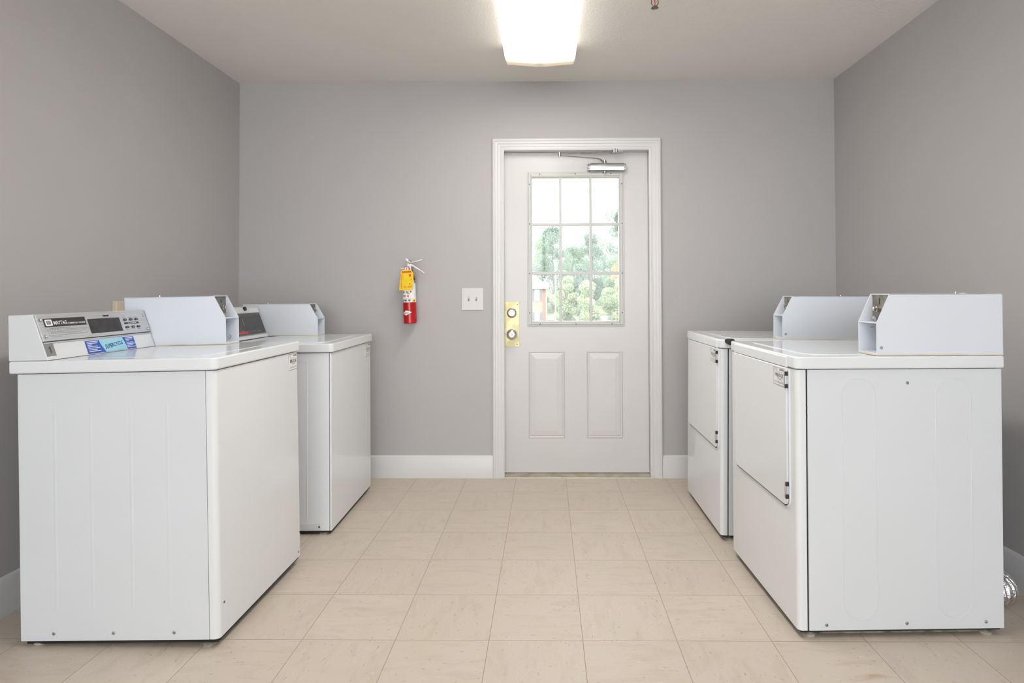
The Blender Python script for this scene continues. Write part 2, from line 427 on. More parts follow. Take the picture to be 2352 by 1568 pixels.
# casing around the door with stepped moulding, jambs and stop (trim_1)
CXo0, CXi0, CXi1, CXo1, CZi, CZo = -0.334, -0.262, 0.634, 0.707, 2.016, 2.091
cas = MB()
CP = [(0.0, 0.0165), (0.007, 0.021), (0.015, 0.0205), (0.019, 0.0165), (0.031, 0.0155), (0.035, 0.0125), (0.049, 0.0115), (0.053, 0.0095), (0.063, 0.0105), (0.0722, 0.008)]
for (a, t), (b, q) in zip(CP, CP[1:]):
    # a..b measured inwards from the outer edge; mitred legs and head
    for xa, xb in ((CXo0+a, CXo0+b), (CXo1-a, CXo1-b)):
        cas.hexa([(xa, D-t, 0), (xb, D-q, 0), (xb, D-q, CZo-b), (xa, D-t, CZo-a)], [(xa, D, 0), (xb, D, 0), (xb, D, CZo-b), (xa, D, CZo-a)])
    cas.hexa([(CXo0+a, D-t, CZo-a), (CXo1-a, D-t, CZo-a), (CXo1-b, D-q, CZo-b), (CXo0+b, D-q, CZo-b)],
             [(CXo0+a, D, CZo-a), (CXo1-a, D, CZo-a), (CXo1-b, D, CZo-b), (CXo0+b, D, CZo-b)])
cas.box(OX0, -0.267, D, D+0.14, 0, 2.020).box(0.638, OX1, D, D+0.14, 0, 2.020).box(OX0, OX1, D, D+0.14, 2.020, OZ)
cas.box(-0.267, -0.255, D+0.105, D+0.14, 0, 2.020).box(0.626, 0.638, D+0.105, D+0.14, 0, 2.020).box(-0.267, 0.638, D+0.105, D+0.14, 2.008, 2.020)
bmesh.ops.remove_doubles(cas.bm, verts=cas.bm.verts, dist=1e-5)
struct(cas.build('trim_1', MT, None, smooth=12))
# threshold (trim_2)
th = MB(); th.prism([(D-0.012, 0), (D-0.012, 0.004), (D-0.004, 0.008), (D+0.03, 0.010), (D+0.06, 0.012), (D+0.14, 0.012), (D+0.14, 0)], -0.267, 0.638, 'yz')
tho = th.build('trim_2', MTHRESH); struct(tho)
MB().box(-0.278, 0.648, D-0.020, D-0.0125, 0.0, 0.006).build('threshold_lip', MTHR2, tho, 0.001)

# ================================================================== DOOR
YD = D + 0.060                                # face of the slab towards the room
def dxz(px, py, y=YD):                        # photograph measurements on the slab converted once to metres
    k = y/3.878
    return ((-0.12+(px-1211)*0.002719)*k, 1.1172+(1.895-(py-396)*0.002747-1.1172)*k)
HX0, HX1, HZ0, HZ1 = -0.098, 0.462, 0.950, 1.870
door = empty('door_1', (0.18, YD, 0.0)); struct(door, 'white panelled door with a nine-pane window')
def dchild(mb, name, m, parent=door, **k):
    for v in mb.bm.verts: v.co -= Vector((0.18, YD, 0.0))
    return mb.build(name, m, parent, **k)
sl = MB()
X0, X1, Z0, Z1 = -0.2655, 0.6365, 0.0145, 2.0185
sl.box(X0, HX0, YD, YD+0.044, Z0, Z1).box(HX1, X1, YD, YD+0.044, Z0, Z1).box(HX0, HX1, YD, YD+0.044, Z0, HZ0).box(HX0, HX1, YD, YD+0.044, HZ1, Z1)
def emboss(x0, x1, z0, z1, ix0, ix1, iz0, iz1):
    def ring(o, i, hy0, hy1):
        (a0, a1, b0, b1), (c0, c1, d0, d1) = o, i
        O = [(a0, b0), (a1, b0), (a1, b1), (a0, b1)]; I = [(c0, d0), (c1, d0), (c1, d1), (c0, d1)]
        for k in range(4):
            j = (k+1) % 4
            sl.hexa([(O[k][0], YD-hy0, O[k][1]), (O[j][0], YD-hy0, O[j][1]), (I[j][0], YD-hy1, I[j][1]), (I[k][0], YD-hy1, I[k][1])],
                    [(O[k][0], YD+0.001, O[k][1]), (O[j][0], YD+0.001, O[j][1]), (I[j][0], YD+0.001, I[j][1]), (I[k][0], YD+0.001, I[k][1])])
    def ins(r, d): return (r[0]+d, r[1]-d, r[2]+d, r[3]-d)
    R0 = (x0, x1, z0, z1)
    ring(R0, ins(R0, 0.005), 0.0, 0.0042); ring(ins(R0, 0.005), ins(R0, 0.010), 0.0042, 0.0005)
    ring(ins(R0, 0.014), ins(R0, 0.018), 0.0, 0.0028)
    ring(ins(R0, 0.018), (ix0, ix1, iz0, iz1), 0.0028, 0.0062)
    sl.box(ix0, ix1, YD-0.0048, YD+0.001, iz0, iz1)
emboss(-0.115, 0.112, 0.228, 0.772, -0.069, 0.061, 0.277, 0.722)
emboss(0.248, 0.474, 0.228, 0.771, 0.294, 0.425, 0.277, 0.722)
dchild(sl, 'slab', MDOOR, smooth=20)
lf = MB()
def frame4(mb, o, i, y0, y1):
    mb.box(o[0], i[0], y0, y1, o[2], o[3]).box(i[1], o[1], y0, y1, o[2], o[3]).box(i[0], i[1], y0, y1, o[2], i[2]).box(i[0], i[1], y0, y1, i[3], o[3])
frame4(lf, (-0.121, 0.487, 0.927, 1.896), (-0.111, 0.477, 0.937, 1.886), YD-0.006, YD+0.001)
frame4(lf, (-0.111, 0.477, 0.937, 1.886), (-0.097, 0.461, 0.951, 1.869), YD-0.011, YD+0.001)
frame4(lf, (-0.097, 0.461, 0.951, 1.869), (-0.090, 0.454, 0.958, 1.862), YD-0.008, YD+0.046)
for x0 in (0.0795, 0.2690): lf.box(x0, x0+0.0165, YD-0.004, YD+0.018, 0.955, 1.866)
for z0 in (1.250, 1.5560): lf.box(-0.092, 0.456, YD-0.0035, YD+0.018, z0, z0+0.0185)
lfo = dchild(lf, 'lite_frame', MLITE, bevel=0.0016)
dchild(MB().box(-0.0965, 0.4605, YD+0.019, YD+0.023, 0.952, 1.868), 'pane', MGLASS)
for px, py in [(1240, 401), (1322, 400.5), (1404, 400.5), (1240, 743), (1322.5, 743), (1405, 743)] + [(x, y) for x in (1216, 1429) for y in (424, 515, 628, 718)]:
    x, z = dxz(px, py)
    s_ = MB().cyl((x, YD-0.0118, z), (x, YD-0.008, z), 0.0036, n=12)
    dchild(s_, 'screw_hole', MBLK, lfo)
# lock plate, deadbolt and knob
lp = MB().prism(rrect(-0.2665, -0.174, 0.798, 1.0815, (0, 0.008, 0.008, 0)), YD-0.0022, YD+0.001, 'xz')
lp.box(-0.2668, -0.2648, YD-0.0022, YD+0.03, 0.798, 1.0815)
lpo = dchild(lp, 'lock_plate', MBRASS, bevel=0.0008)
for x, z in ((-0.184, 1.0635), (-0.186, 0.814)): dchild(MB().cyl((x, YD-0.0035, z), (x, YD-0.001, z), 0.0035, n=12), 'screw', MBLK, lpo)
for x, z in ((-0.166, 1.0755), (-0.166, 0.816)): dchild(MB().cyl((x, YD-0.0006, z), (x, YD+0.001, z), 0.0022, n=10), 'nail_hole', MBLK)
DBX, DBZ, KX, KZ = -0.2195, 1.0105, -0.217, 0.8785
db = MB().lathe((DBX, YD-0.002, DBZ), (0, -1, 0), [(0, 0.031), (0.006, 0.031), (0.012, 0.028), (0.019, 0.020), (0.021, 0.0)])
dbo = dchild(db, 'deadbolt', MCHROME)
tb = MB().prism(rrect(DBX-0.019, DBX+0.019, DBZ-0.0045, DBZ+0.0035, 0.003), YD-0.036, YD-0.021, 'xz').cyl((DBX, YD-0.032, DBZ), (DBX, YD-0.018, DBZ), 0.009)
dchild(tb, 'thumb_turn', MCHROME, dbo, bevel=0.001)
kb = MB().lathe((KX, YD-0.002, KZ), (0, -1, 0), [(0, 0.030), (0.005, 0.030), (0.008, 0.022), (0.012, 0.0135), (0.026, 0.0135), (0.032, 0.024), (0.040, 0.0315), (0.050, 0.0325), (0.058, 0.028), (0.062, 0.020), (0.0625, 0.015), (0.0605, 0.0145), (0.0605, 0.0)])
kbo = dchild(kb, 'door_knob', MCHROME)
dchild(MB().lathe((KX, YD-0.062, KZ), (0, -1, 0), [(0, 0.0085), (0.004, 0.0085), (0.006, 0.006), (0.006, 0.0)]).box(KX-0.0018, KX+0.0018, YD-0.070, YD-0.066, KZ-0.005, KZ+0.005), 'lock_button', MBRASS, kbo)
# door closer
cl = MB()
cl.prism([(YD, 1.893), (YD-0.030, 1.893), (YD-0.040, 1.899), (YD-0.043, 1.915), (YD-0.043, 1.932), (YD-0.038, 1.941), (YD-0.030, 1.945), (YD, 1.945)], 0.2735, 0.487, 'yz')
clo = dchild(cl, 'door_closer', MALU, bevel=0.0015)
ec = MB()
for x0, x1 in ((0.2575, 0.2735), (0.487, 0.4955)):
    ec.prism(rrect(YD-0.038, YD-0.002, 1.897, 1.940, 0.008), x0, x1, 'yz')
dchild(ec, 'end_cap', MSTEEL, clo, bevel=0.002)
for z in (1.909, 1.928): dchild(MB().cyl((0.2645, YD-0.0405, z), (0.2645, YD-0.036, z), 0.0055, n=14), 'adjusting_screw', MBRONZE, clo)
PX_, PY_ = 0.3655, YD-0.022
dchild(MB().lathe((PX_, PY_, 1.893), (0, 0, -1), [(0, 0.013), (0.003, 0.013), (0.005, 0.007), (0.012, 0.007), (0.013, 0.0)], 20), 'lower_spindle_cap', MSTEEL, clo)
dchild(MB().lathe((PX_, PY_, 1.945), (0, 0, 1), [(0, 0.008), (0.006, 0.008), (0.0065, 0.014), (0.014, 0.014), (0.0145, 0.009), (0.021, 0.008), (0.022, 0.0)], 20), 'spindle', MSTEEL, clo)
EX, EY, EZ = 0.080, 3.70, 1.962
ap = [(PX_+0.012, PY_, 1.955), (PX_-0.012, PY_-0.004, 1.956), (PX_-0.026, PY_-0.010, 1.966), (PX_-0.045, PY_-0.018, 1.970), (EX, EY, EZ-0.004)]
am = MB()
for a, b in zip(ap, ap[1:]):
    a, b = Vector(a), Vector(b); d_ = (b-a).normalized(); s_ = d_.cross(Vector((0, 0, 1))).normalized()*0.009; z_ = Vector((0, 0, 0.0022))
    am.hexa([a-s_-z_, a+s_-z_, a+s_+z_, a-s_+z_], [b-s_-z_, b+s_-z_, b+s_+z_, b-s_+z_])
am.cyl((EX, EY, EZ-0.009), (EX, EY, EZ+0.016), 0.0095, n=20)
dchild(am, 'closer_arm', MSTEEL, clo)
BX, BY, BZ = 0.432, D-0.004, 2.013
fa = MB().tube([(EX, EY, EZ+0.008), (EX+0.15, EY+0.045, EZ+0.019)], 0.0042).tube([(EX+0.13, EY+0.039, EZ+0.0175), (BX-0.02, BY-0.008, BZ-0.001)], 0.0062)
dchild(fa, 'forearm', MSTEEL, clo)
fb = MB().cyl((BX-0.012, BY-0.008, BZ-0.012), (BX-0.012, BY-0.008, BZ+0.010), 0.011, n=20).cyl((BX+0.002, BY-0.006, BZ-0.010), (BX+0.002, BY-0.006, BZ+0.010), 0.008, n=18).box(BX-0.022, BX+0.045, BY-0.002, D+0.055, 2.0085, 2.0195)
dchild(fb, 'frame_bracket', MSTEEL, clo, bevel=0.001)

# ================================================================== LABEL PLATE (machine id tags)
def id_label(parent, code, xf, y0, y1, z0, z1, flip, s):
    """flip=+1: text reads towards +y (washers), -1: towards -y (dryers)"""
    nx = -0.0010
    lb = MB(s).box(xf+nx, xf, y0, y1, z0, z1)
    lo = lb.build('id_label', MLAB, parent)
    lo['label'] = 'printed white id label reading ' + code
    W, H = y1-y0, z1-z0; yc, zc = (y0+y1)/2, (z0+z1)/2
    pr = MB(s); e = 0.0004
    def bar(a, b, c, d):                       # fractions, a..b across (reading direction), c..d up
        if flip > 0: ya, yb = y0+W*a, y0+W*b
        else: ya, yb = y1-W*b, y1-W*a
        pr.box(xf+nx-e, xf+nx, ya, yb, z0+H*c, z0+H*d)
    for q in ((0, 1, 0.975, 1), (0, 1, 0.0, 0.025), (0, 0.02, 0, 1), (0.98, 1, 0, 1)): bar(*q)
    bar(0.20, 0.82, 0.735, 0.75); bar(0.12, 0.92, 0.19, 0.21); bar(0.12, 0.92, 0.12, 0.14); bar(0.28, 0.48, 0.415, 0.435); bar(0.58, 0.85, 0.405, 0.425); bar(0.38, 0.72, 0.335, 0.365)
    for k in range(10): bar(0.56+k*0.038, 0.56+k*0.038+0.024, 0.84, 0.94)
    pr.build('fine_print', MINK2, lo)
    U = (0, flip, 0)
    sx = s*(xf+nx)
    nrm = Vector(U).cross(Vector((0, 0, 1)))
    text('code_lettering', code, MINK, lo, (sx, yc+flip*W*0.03, z0+H*0.565), U, (0, 0, 1), width=W*0.74, height=H*0.21, thick=0.0006, bold=0.01)
    text('logo_lettering', 'CSC', MINK2, lo, (sx, yc-flip*W*0.29, z0+H*0.875), U, (0, 0, 1), width=W*0.26, height=H*0.11, thick=0.0006)

# ================================================================== MACHINE PARTS
def machine(name, loc, rot, label, group, cat):
    r = empty(name, loc, [math.radians(a) for a in rot]); tag(r, label, cat, group); return r

def leg_z(root, s, x, y):
    """height above local z=0 (negative) at which the floor lies under a local point"""
    root_m = Matrix.LocRotScale(root.location, root.rotation_euler, None)
    p = root_m @ Vector((s*x, y, 0)); return -p.z

def legs(root, s, w_, d_, m=MFOOT, inset=0.045):
    for x in (inset, w_-inset):
        for y in (inset-0.018, d_-inset):
            zf = leg_z(root, s, x, y)
            MB(s).lathe((x, y, zf), (0, 0, 1), [(0.0, 0.019), (0.006, 0.021), (0.009, 0.014), (0.010, 0.006), (0.04, 0.006)], 20).build('leg', m, root)

def screw(root, s, x, y, z, r=0.0052, ax='y', m=MSCREW):
    b = MB(s)
    if ax == 'y':
        b.lathe((x, y, z), (0, -1, 0), [(-0.002, r), (0.001, r), (0.0028, r*0.6), (0.003, 0.0)], 16)
        b.box(x-r*0.75, x+r*0.75, y-0.0036, y-0.002, z-0.0006, z+0.0006).box(x-0.0006, x+0.0006, y-0.0036, y-0.002, z-r*0.75, z+r*0.75)
    return b.build('screw', m, root)

def coin_box(root, s, y0, y1, xf, xt, xr, zb, zs, zt, screws=True, mech=MMECH, gasket=True):
    """open-fronted sheet metal coin slide case. xf/xt: front x at bottom/top, xr rear; zs = height where the slant starts"""
    t = 0.0022
    prof = [(xf, zb), (xf, zs), (xt, zt), (xr, zt), (xr, zb)]
    c = MB(s)
    c.prism(prof, y0, y0+t, 'xz'); c.prism(prof, y1-t, y1, 'xz')
    c.box(xt-0.001, xr, y0, y1, zt-t, zt+0.0003); c.box(xr-t, xr, y0, y1, zb, zt)
    c.box(xf+0.0005, xt+0.01, y0+t, y1-t, zs-0.0035, zs)                 # shelf between the cheeks
    c.box(xf+0.001, xr, y0+t, y1-t, zb, zb+0.003)
    co = c.build('coin_box', MBOX, root)
    co['label'] = 'white open-fronted metal coin box'
    mp = MB(s).box(xt+0.006, xt+0.010, y0+t, y1-t, zs, zt-t).build('coin_mechanism_plate', mech, co)
    bk = MB(s).box(xf+0.075, xf+0.079, y0+t, y1-t, zb+0.003, zs-0.0035).build('inner_back_plate', MBOX, co)
    yc = (y0+y1)/2
    kk = MB(s).lathe((xt+0.006, yc+0.012, zs+0.042), (-1, 0, 0), [(0, 0.010), (0.012, 0.010), (0.014, 0.007), (0.020, 0.007), (0.021, 0.0)], 18).build('lock_cylinder', MSTEEL, co)
    MB(s).box(xt+0.0045, xt+0.006, yc+0.010, yc+0.0135, zs+0.058, zt-0.014).build('coin_slot', MBLK, co)
    MB(s).lathe((xt+0.006, yc+0.006, zs+0.010), (-1, 0, 0), [(0, 0.007), (0.016, 0.007), (0.020, 0.010), (0.024, 0.008), (0.025, 0.0)], 16).build('slide_knob', MSCREW, co)
    sl_ = MB(s)
    sl_.box(xt-0.002, xf+0.052, y1-0.0034, y1-t, zs-0.022, zs-0.0205) if xf+0.052 > xt-0.002 else sl_.box(xf+0.02, xf+0.052, y1-0.0034, y1-t, zs-0.022, zs-0.0205)
    sl_.build('cheek_seam', MINK2, co)
    if gasket: MB(s).box(xf-0.001, xr, y0-0.001, y1+0.001, zb-0.005, zb).build('base_gasket', MCREAM, co, 0.001)
    if screws:
        q = MB(s).lathe((xf+0.015, y0, zb+0.021), (0, -1, 0), [(-0.001, 0.0052), (0.001, 0.0052), (0.0028, 0.003), (0.003, 0)], 16).build('screw', MSCREW, co)
    # small lock tab standing on the lid of the case
    xm = (xt+xr)/2+0.09
    MB(s).box(xm, xm+0.07, yc-0.02, yc+0.01, zt, zt+0.0025).cyl((xm-0.02, yc, zt), (xm-0.02, yc, zt+0.007), 0.005, n=14).build('lid_lock', MSTEEL, co)
    return co

def front_shell(root, s, w_, h, xseam=0.031, r=0.017, z0=0.0, m=ME):
    P = rrect(0, xseam, 0, w_, (r, 0, 0, r), 8)
    return MB(s).prism(P, z0, h, 'xy').build('front_panel', m, root, 0.0015)

def worktop(root, s, x0, x1, y0, y1, z0, z1, r=0.022, bev=0.008, m=ME, name='worktop'):
    P = rrect(x0, x1, y0, y1, (r, 0.006, 0.006, r), 8)
    return MB(s).prism(P, z0, z1, 'xy').build(name, m, root, bev, 4)

def side_plate(sb, pts_x, z0, z1): pass

# ------------------------------------------------------------------ front left washer
def washer_front():
    s = -1
    root = machine('washing_machine', (-1.044, 1.969, 0.029), (0.371, -1.065, -0.593),
                   'white top-load washer nearest the camera, with silver control panel and blue cycle sticker',
                   'coin washing machines along the left wall', 'washing machine')
    Wd, Dp, H = 0.643, 0.643, 0.853
    front_shell(root, s, Wd, H)
    cb = MB(s).box(0.0322, Dp, 0.0, Wd, 0.0, H)
    for x in (0.157, 0.276, 0.406, 0.524):
        cb.prism([(x-0.006, 0.0), (x, -0.0011), (x+0.006, 0.0), (x+0.006, 0.002), (x-0.006, 0.002)], 0.10, 0.745, 'xy')
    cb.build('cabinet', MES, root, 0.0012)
    MB(s).box(0.010, Dp-0.012, 0.010, Wd-0.010, -0.013, 0.02).build('shaded_base_frame', MDARK, root)  # underframe in near-black, shade under the cabinet put into its colour
    MB(s).box(0.02, Dp-0.004, 0.012, Wd-0.008, H-0.004, H+0.008).build('top_gap_shade', MDARK, root)  # dark slab standing in for shade between cabinet and worktop
    MB(s).box(0.10, Dp-0.08, 0.022, Wd-0.02, -0.020, 0.004).build('base_pan', MUNDER, root)
    legs(root, s, Dp, Wd)
    for x in (0.535, 0.341, 0.145): screw(root, s, x, 0.0, 0.024)
    # holes in the front panel
    for y, z, r_ in ((0.032, 0.103, 0.004), (0.626, 0.099, 0.0035), (0.609, 0.022, 0.004)):
        MB(s).cyl((-0.0006, y, z), (0.002, y, z), r_, n=12).build('bolt_hole', MBLK, root)
    wt = worktop(root, s, -0.008, 0.662, -0.012, 0.652, 0.8558, 0.896)
    # lid with its gap
    MB(s).prism(rrect(0.060, 0.455, 0.050, 0.495, 0.045, 8), 0.8955, 0.8972, 'xy').build('lid', ME, root, 0.001)
    id_label(root, '885-DCK', 0.0, 0.545, 0.629, 0.783, 0.848, 1, s)
    # control console
    A, B = Vector((0.583, 0, 1.044)), Vector((0.535, 0, 0.897))
    con = MB(s).prism([(0.662, 0.897), (0.662, 1.043), (0.585, 1.0445), (0.583, 1.042), (0.5355, 0.897)], -0.010, 0.523, 'xz').build('control_console', MES, root, 0.0015)
    dv = (A-B).normalized(); nv = Vector((-dv.z, 0, dv.x))
    def P(y, v, n=0.0):
        p = B + dv*v + nv*n; return Vector((p.x, y, p.z))
    def plate(pts, n0, n1, name, m, parent, bevel=0.0):
        b = MB(s); a = [b.bm.verts.new(P(y, v, n0)) for y, v in pts]; c = [b.bm.verts.new(P(y, v, n1)) for y, v in pts]
        b.bm.faces.new(a); b.bm.faces.new(list(reversed(c))); k = len(pts)
        for i in range(k):
            j = (i+1) % k; b.bm.faces.new((a[i], c[i], c[j], a[j]))
        return b.build(name, m, parent, bevel)
    def rect(y0, y1, v0, v1): return [(y0, v0), (y1, v0), (y1, v1), (y0, v1)]
    fp = plate(rect(-0.006, 0.520, 0.062, 0.153), 0.0, 0.004, 'face_plate', MSILV, con, 0.001)
    plate(rect(-0.006, 0.520, 0.0545, 0.0585), -0.001, 0.003, 'lower_trim_strip', MSILV, con)
    plate(rect(-0.006, 0.520, 0.0585, 0.062), -0.001, 0.001, 'trim_shadow_gap', MINK, con)
    plate(rect(0.018, 0.196, 0.109, 0.138), 0.004, 0.005, 'name_plate', MBLK, con)
    plate(rrect(0.022, 0.050, 0.1125, 0.1345, 0.003), 0.005, 0.0054, 'logo_badge', MWHT, con)
    lg = [rect(0.0275+k*0.0045, 0.0300+k*0.0045, 0.117, 0.130) for k in range(4)]
    for q in lg[:4]: plate(q, 0.0054, 0.0057, 'logo_stroke', MINK, con)
    def T(body, m, y, v, n, width=None, height=None, **k):
        p = P(y, v, n); return text('lettering', body, m, con, (s*p.x, p.y, p.z), (0, 1, 0), (s*dv.x, 0, dv.z), width, height, 0.0003, **k)
    T('MAYTAG', MWHT, 0.083, 0.122, 0.005, 0.056, 0.013, bold=0.02)
    T('COMMERCIAL WASHER', MWHT, 0.153, 0.1185, 0.005, 0.078, 0.0055, bold=0.02)
    T('PERSONAL SAFETY RULES', MINK2, 0.079, 0.104, 0.004, 0.085, 0.0035, bold=0.01)
    random.seed(3)
    for k, (v, y1) in enumerate(((0.0985, 0.195), (0.0935, 0.185), (0.0895, 0.085), (0.0855, 0.165), (0.079, 0.190), (0.075, 0.075))):
        bm_ = []
        y = 0.033 if k else 0.020
        b = MB(s)
        while y < y1:
            L_ = random.uniform(0.004, 0.013)
            a = [P(yy, vv, 0.0043) for yy, vv in rect(y, min(y+L_, y1), v, v+0.0013)]; c = [P(yy, vv, 0.0038) for yy, vv in rect(y, min(y+L_, y1), v, v+0.0013)]
            b.hexa(a, c); y += L_+0.0022
        b.build('fine_print', MINK2, con)
    for y, v in ((0.024, 0.094), (0.026, 0.086), (0.028, 0.0797)):
        plate(rrect(y-0.0012, y+0.0012, v-0.0012, v+0.0012, 0.001, 2), 0.004, 0.0043, 'bullet', MINK, con)
    dsp = plate(rect(0.206, 0.366, 0.0745, 0.1285), 0.004, 0.0052, 'display', MBLK, con, 0.0006)
    plate(rect(0.211, 0.362, 0.0785, 0.1245), 0.0052, 0.0056, 'display_window', MRUB, con)
    plate([(0.285, 0.140), (0.318, 0.140), (0.312, 0.1345), (0.291, 0.1345)], 0.004, 0.0055, 'latch_hole', MBLK, con)
    for y, v in ((0.394, 0.117), (0.427, 0.117), (0.458, 0.117), (0.394, 0.087), (0.427, 0.087), (0.458, 0.087)):
        plate(rrect(y-0.0085, y+0.0085, v-0.0042, v+0.0042, 0.0035, 4), 0.004, 0.0068, 'button', MBLK, con, 0.0006)
        plate(rect(y-0.003, y+0.003, v-0.0004, v+0.0006), 0.0068, 0.0070, 'button_print', MWHT, con)
        plate(rect(y-0.010, y+0.008, v+(0.0075 if v > 0.1 else -0.0095), v+(0.0095 if v > 0.1 else -0.0075)), 0.004, 0.0043, 'button_caption', MINK2, con)
    plate(rect(0.385, 0.466, 0.0995, 0.1065), 0.004, 0.0048, 'caption_bar', MBLK, con)
    plate(rect(0.403, 0.451, 0.1022, 0.1036), 0.0048, 0.0051, 'caption_print', MWHT, con)
    for y, v in ((0.007, 0.134), (0.008, 0.078), (0.508, 0.130), (0.508, 0.074)):
        p, q = P(y, v, 0.003), P(y, v, 0.0065)
        MB(s).cyl(p, q, 0.0062, 0.0055, 16).build('screw', MSCREW, con)
        MB(s).cyl(q, P(y, v, 0.0075), 0.0030, 0.0025, 12).build('screw_head_recess', MWHT, con)
    ns = plate(rect(-0.006, 0.031, 0.0125, 0.0535), 0.0, 0.0006, 'number_sticker', MGREY, con)
    plate([(0.0118, 0.0225), (0.0158, 0.0225), (0.0158, 0.0445), (0.0128, 0.0445), (0.0118, 0.0425), (0.0085, 0.0405), (0.0085, 0.0375), (0.0118, 0.0388)], 0.0006, 0.0009, 'lettering', MINK, con)
    # blue cycle sticker: two blue ends and a pale middle with curved borders
    plate(rect(0.166, 0.414, 0.003, 0.050), 0.0, 0.0006, 'cycle_sticker', MBLUE, con)
    cur0 = [(0.232+0.020*(1-t)**1.6, 0.0035+0.046*t) for t in [i/8 for i in range(9)]]
    cur1 = [(0.350+0.006*math.sin(t*1.5)*1.0+0.010*(1-t)**0.8, 0.0035+0.046*t) for t in [i/8 for i in range(9)]]
    cur1 = [(0.364-0.013*t**1.6, v) for t, (y, v) in zip([i/8 for i in range(9)], cur1)]
    plate(cur0 + list(reversed(cur1)), 0.0006, 0.0010, 'sticker_middle', MCYAN, con)
    def wp(x, y):
        return x, y*(1-0.9*x*3.2) + 0.0055*math.sin(x*26)*1.0
    T('SUPERCYCLE', MNAVY, 0.300, 0.0265, 0.0010, 0.094, 0.0155, warp=wp, bold=0.02, shear=0.1)
    for (ya, yb) in ((0.172, 0.226), (0.3665, 0.408)):
        b = MB(s)
        for k in range(7):
            v = 0.0445-k*0.0058; L1 = ya+(yb-ya)*(1.0, 0.9, 0.4, 0.85, 1.05, 0.75, 1.1)[k]
            b.hexa([P(yy, vv, 0.0012) for yy, vv in rect(ya, min(L1, yb+0.003), v, v+0.0022)], [P(yy, vv, 0.0008) for yy, vv in rect(ya, min(L1, yb+0.003), v, v+0.0022)])
        b.build('sticker_print', MWHT, con)
    coin_box(root, s, 0.527, 0.632, 0.246, 0.293, 0.663, 0.9015, 1.005, 1.095, screws=False, mech=MMECH2)
    # hole with a ring in the far cheek
    bb = MB(s).tube([(0.285+0.007*math.cos(a), 0.6285, 0.922+0.007*math.sin(a)) for a in [math.radians(k*24) for k in range(3, 14)]], 0.0012, 6)
    bb.build('cheek_knockout', MINK2, root)
    return root
washer_front()

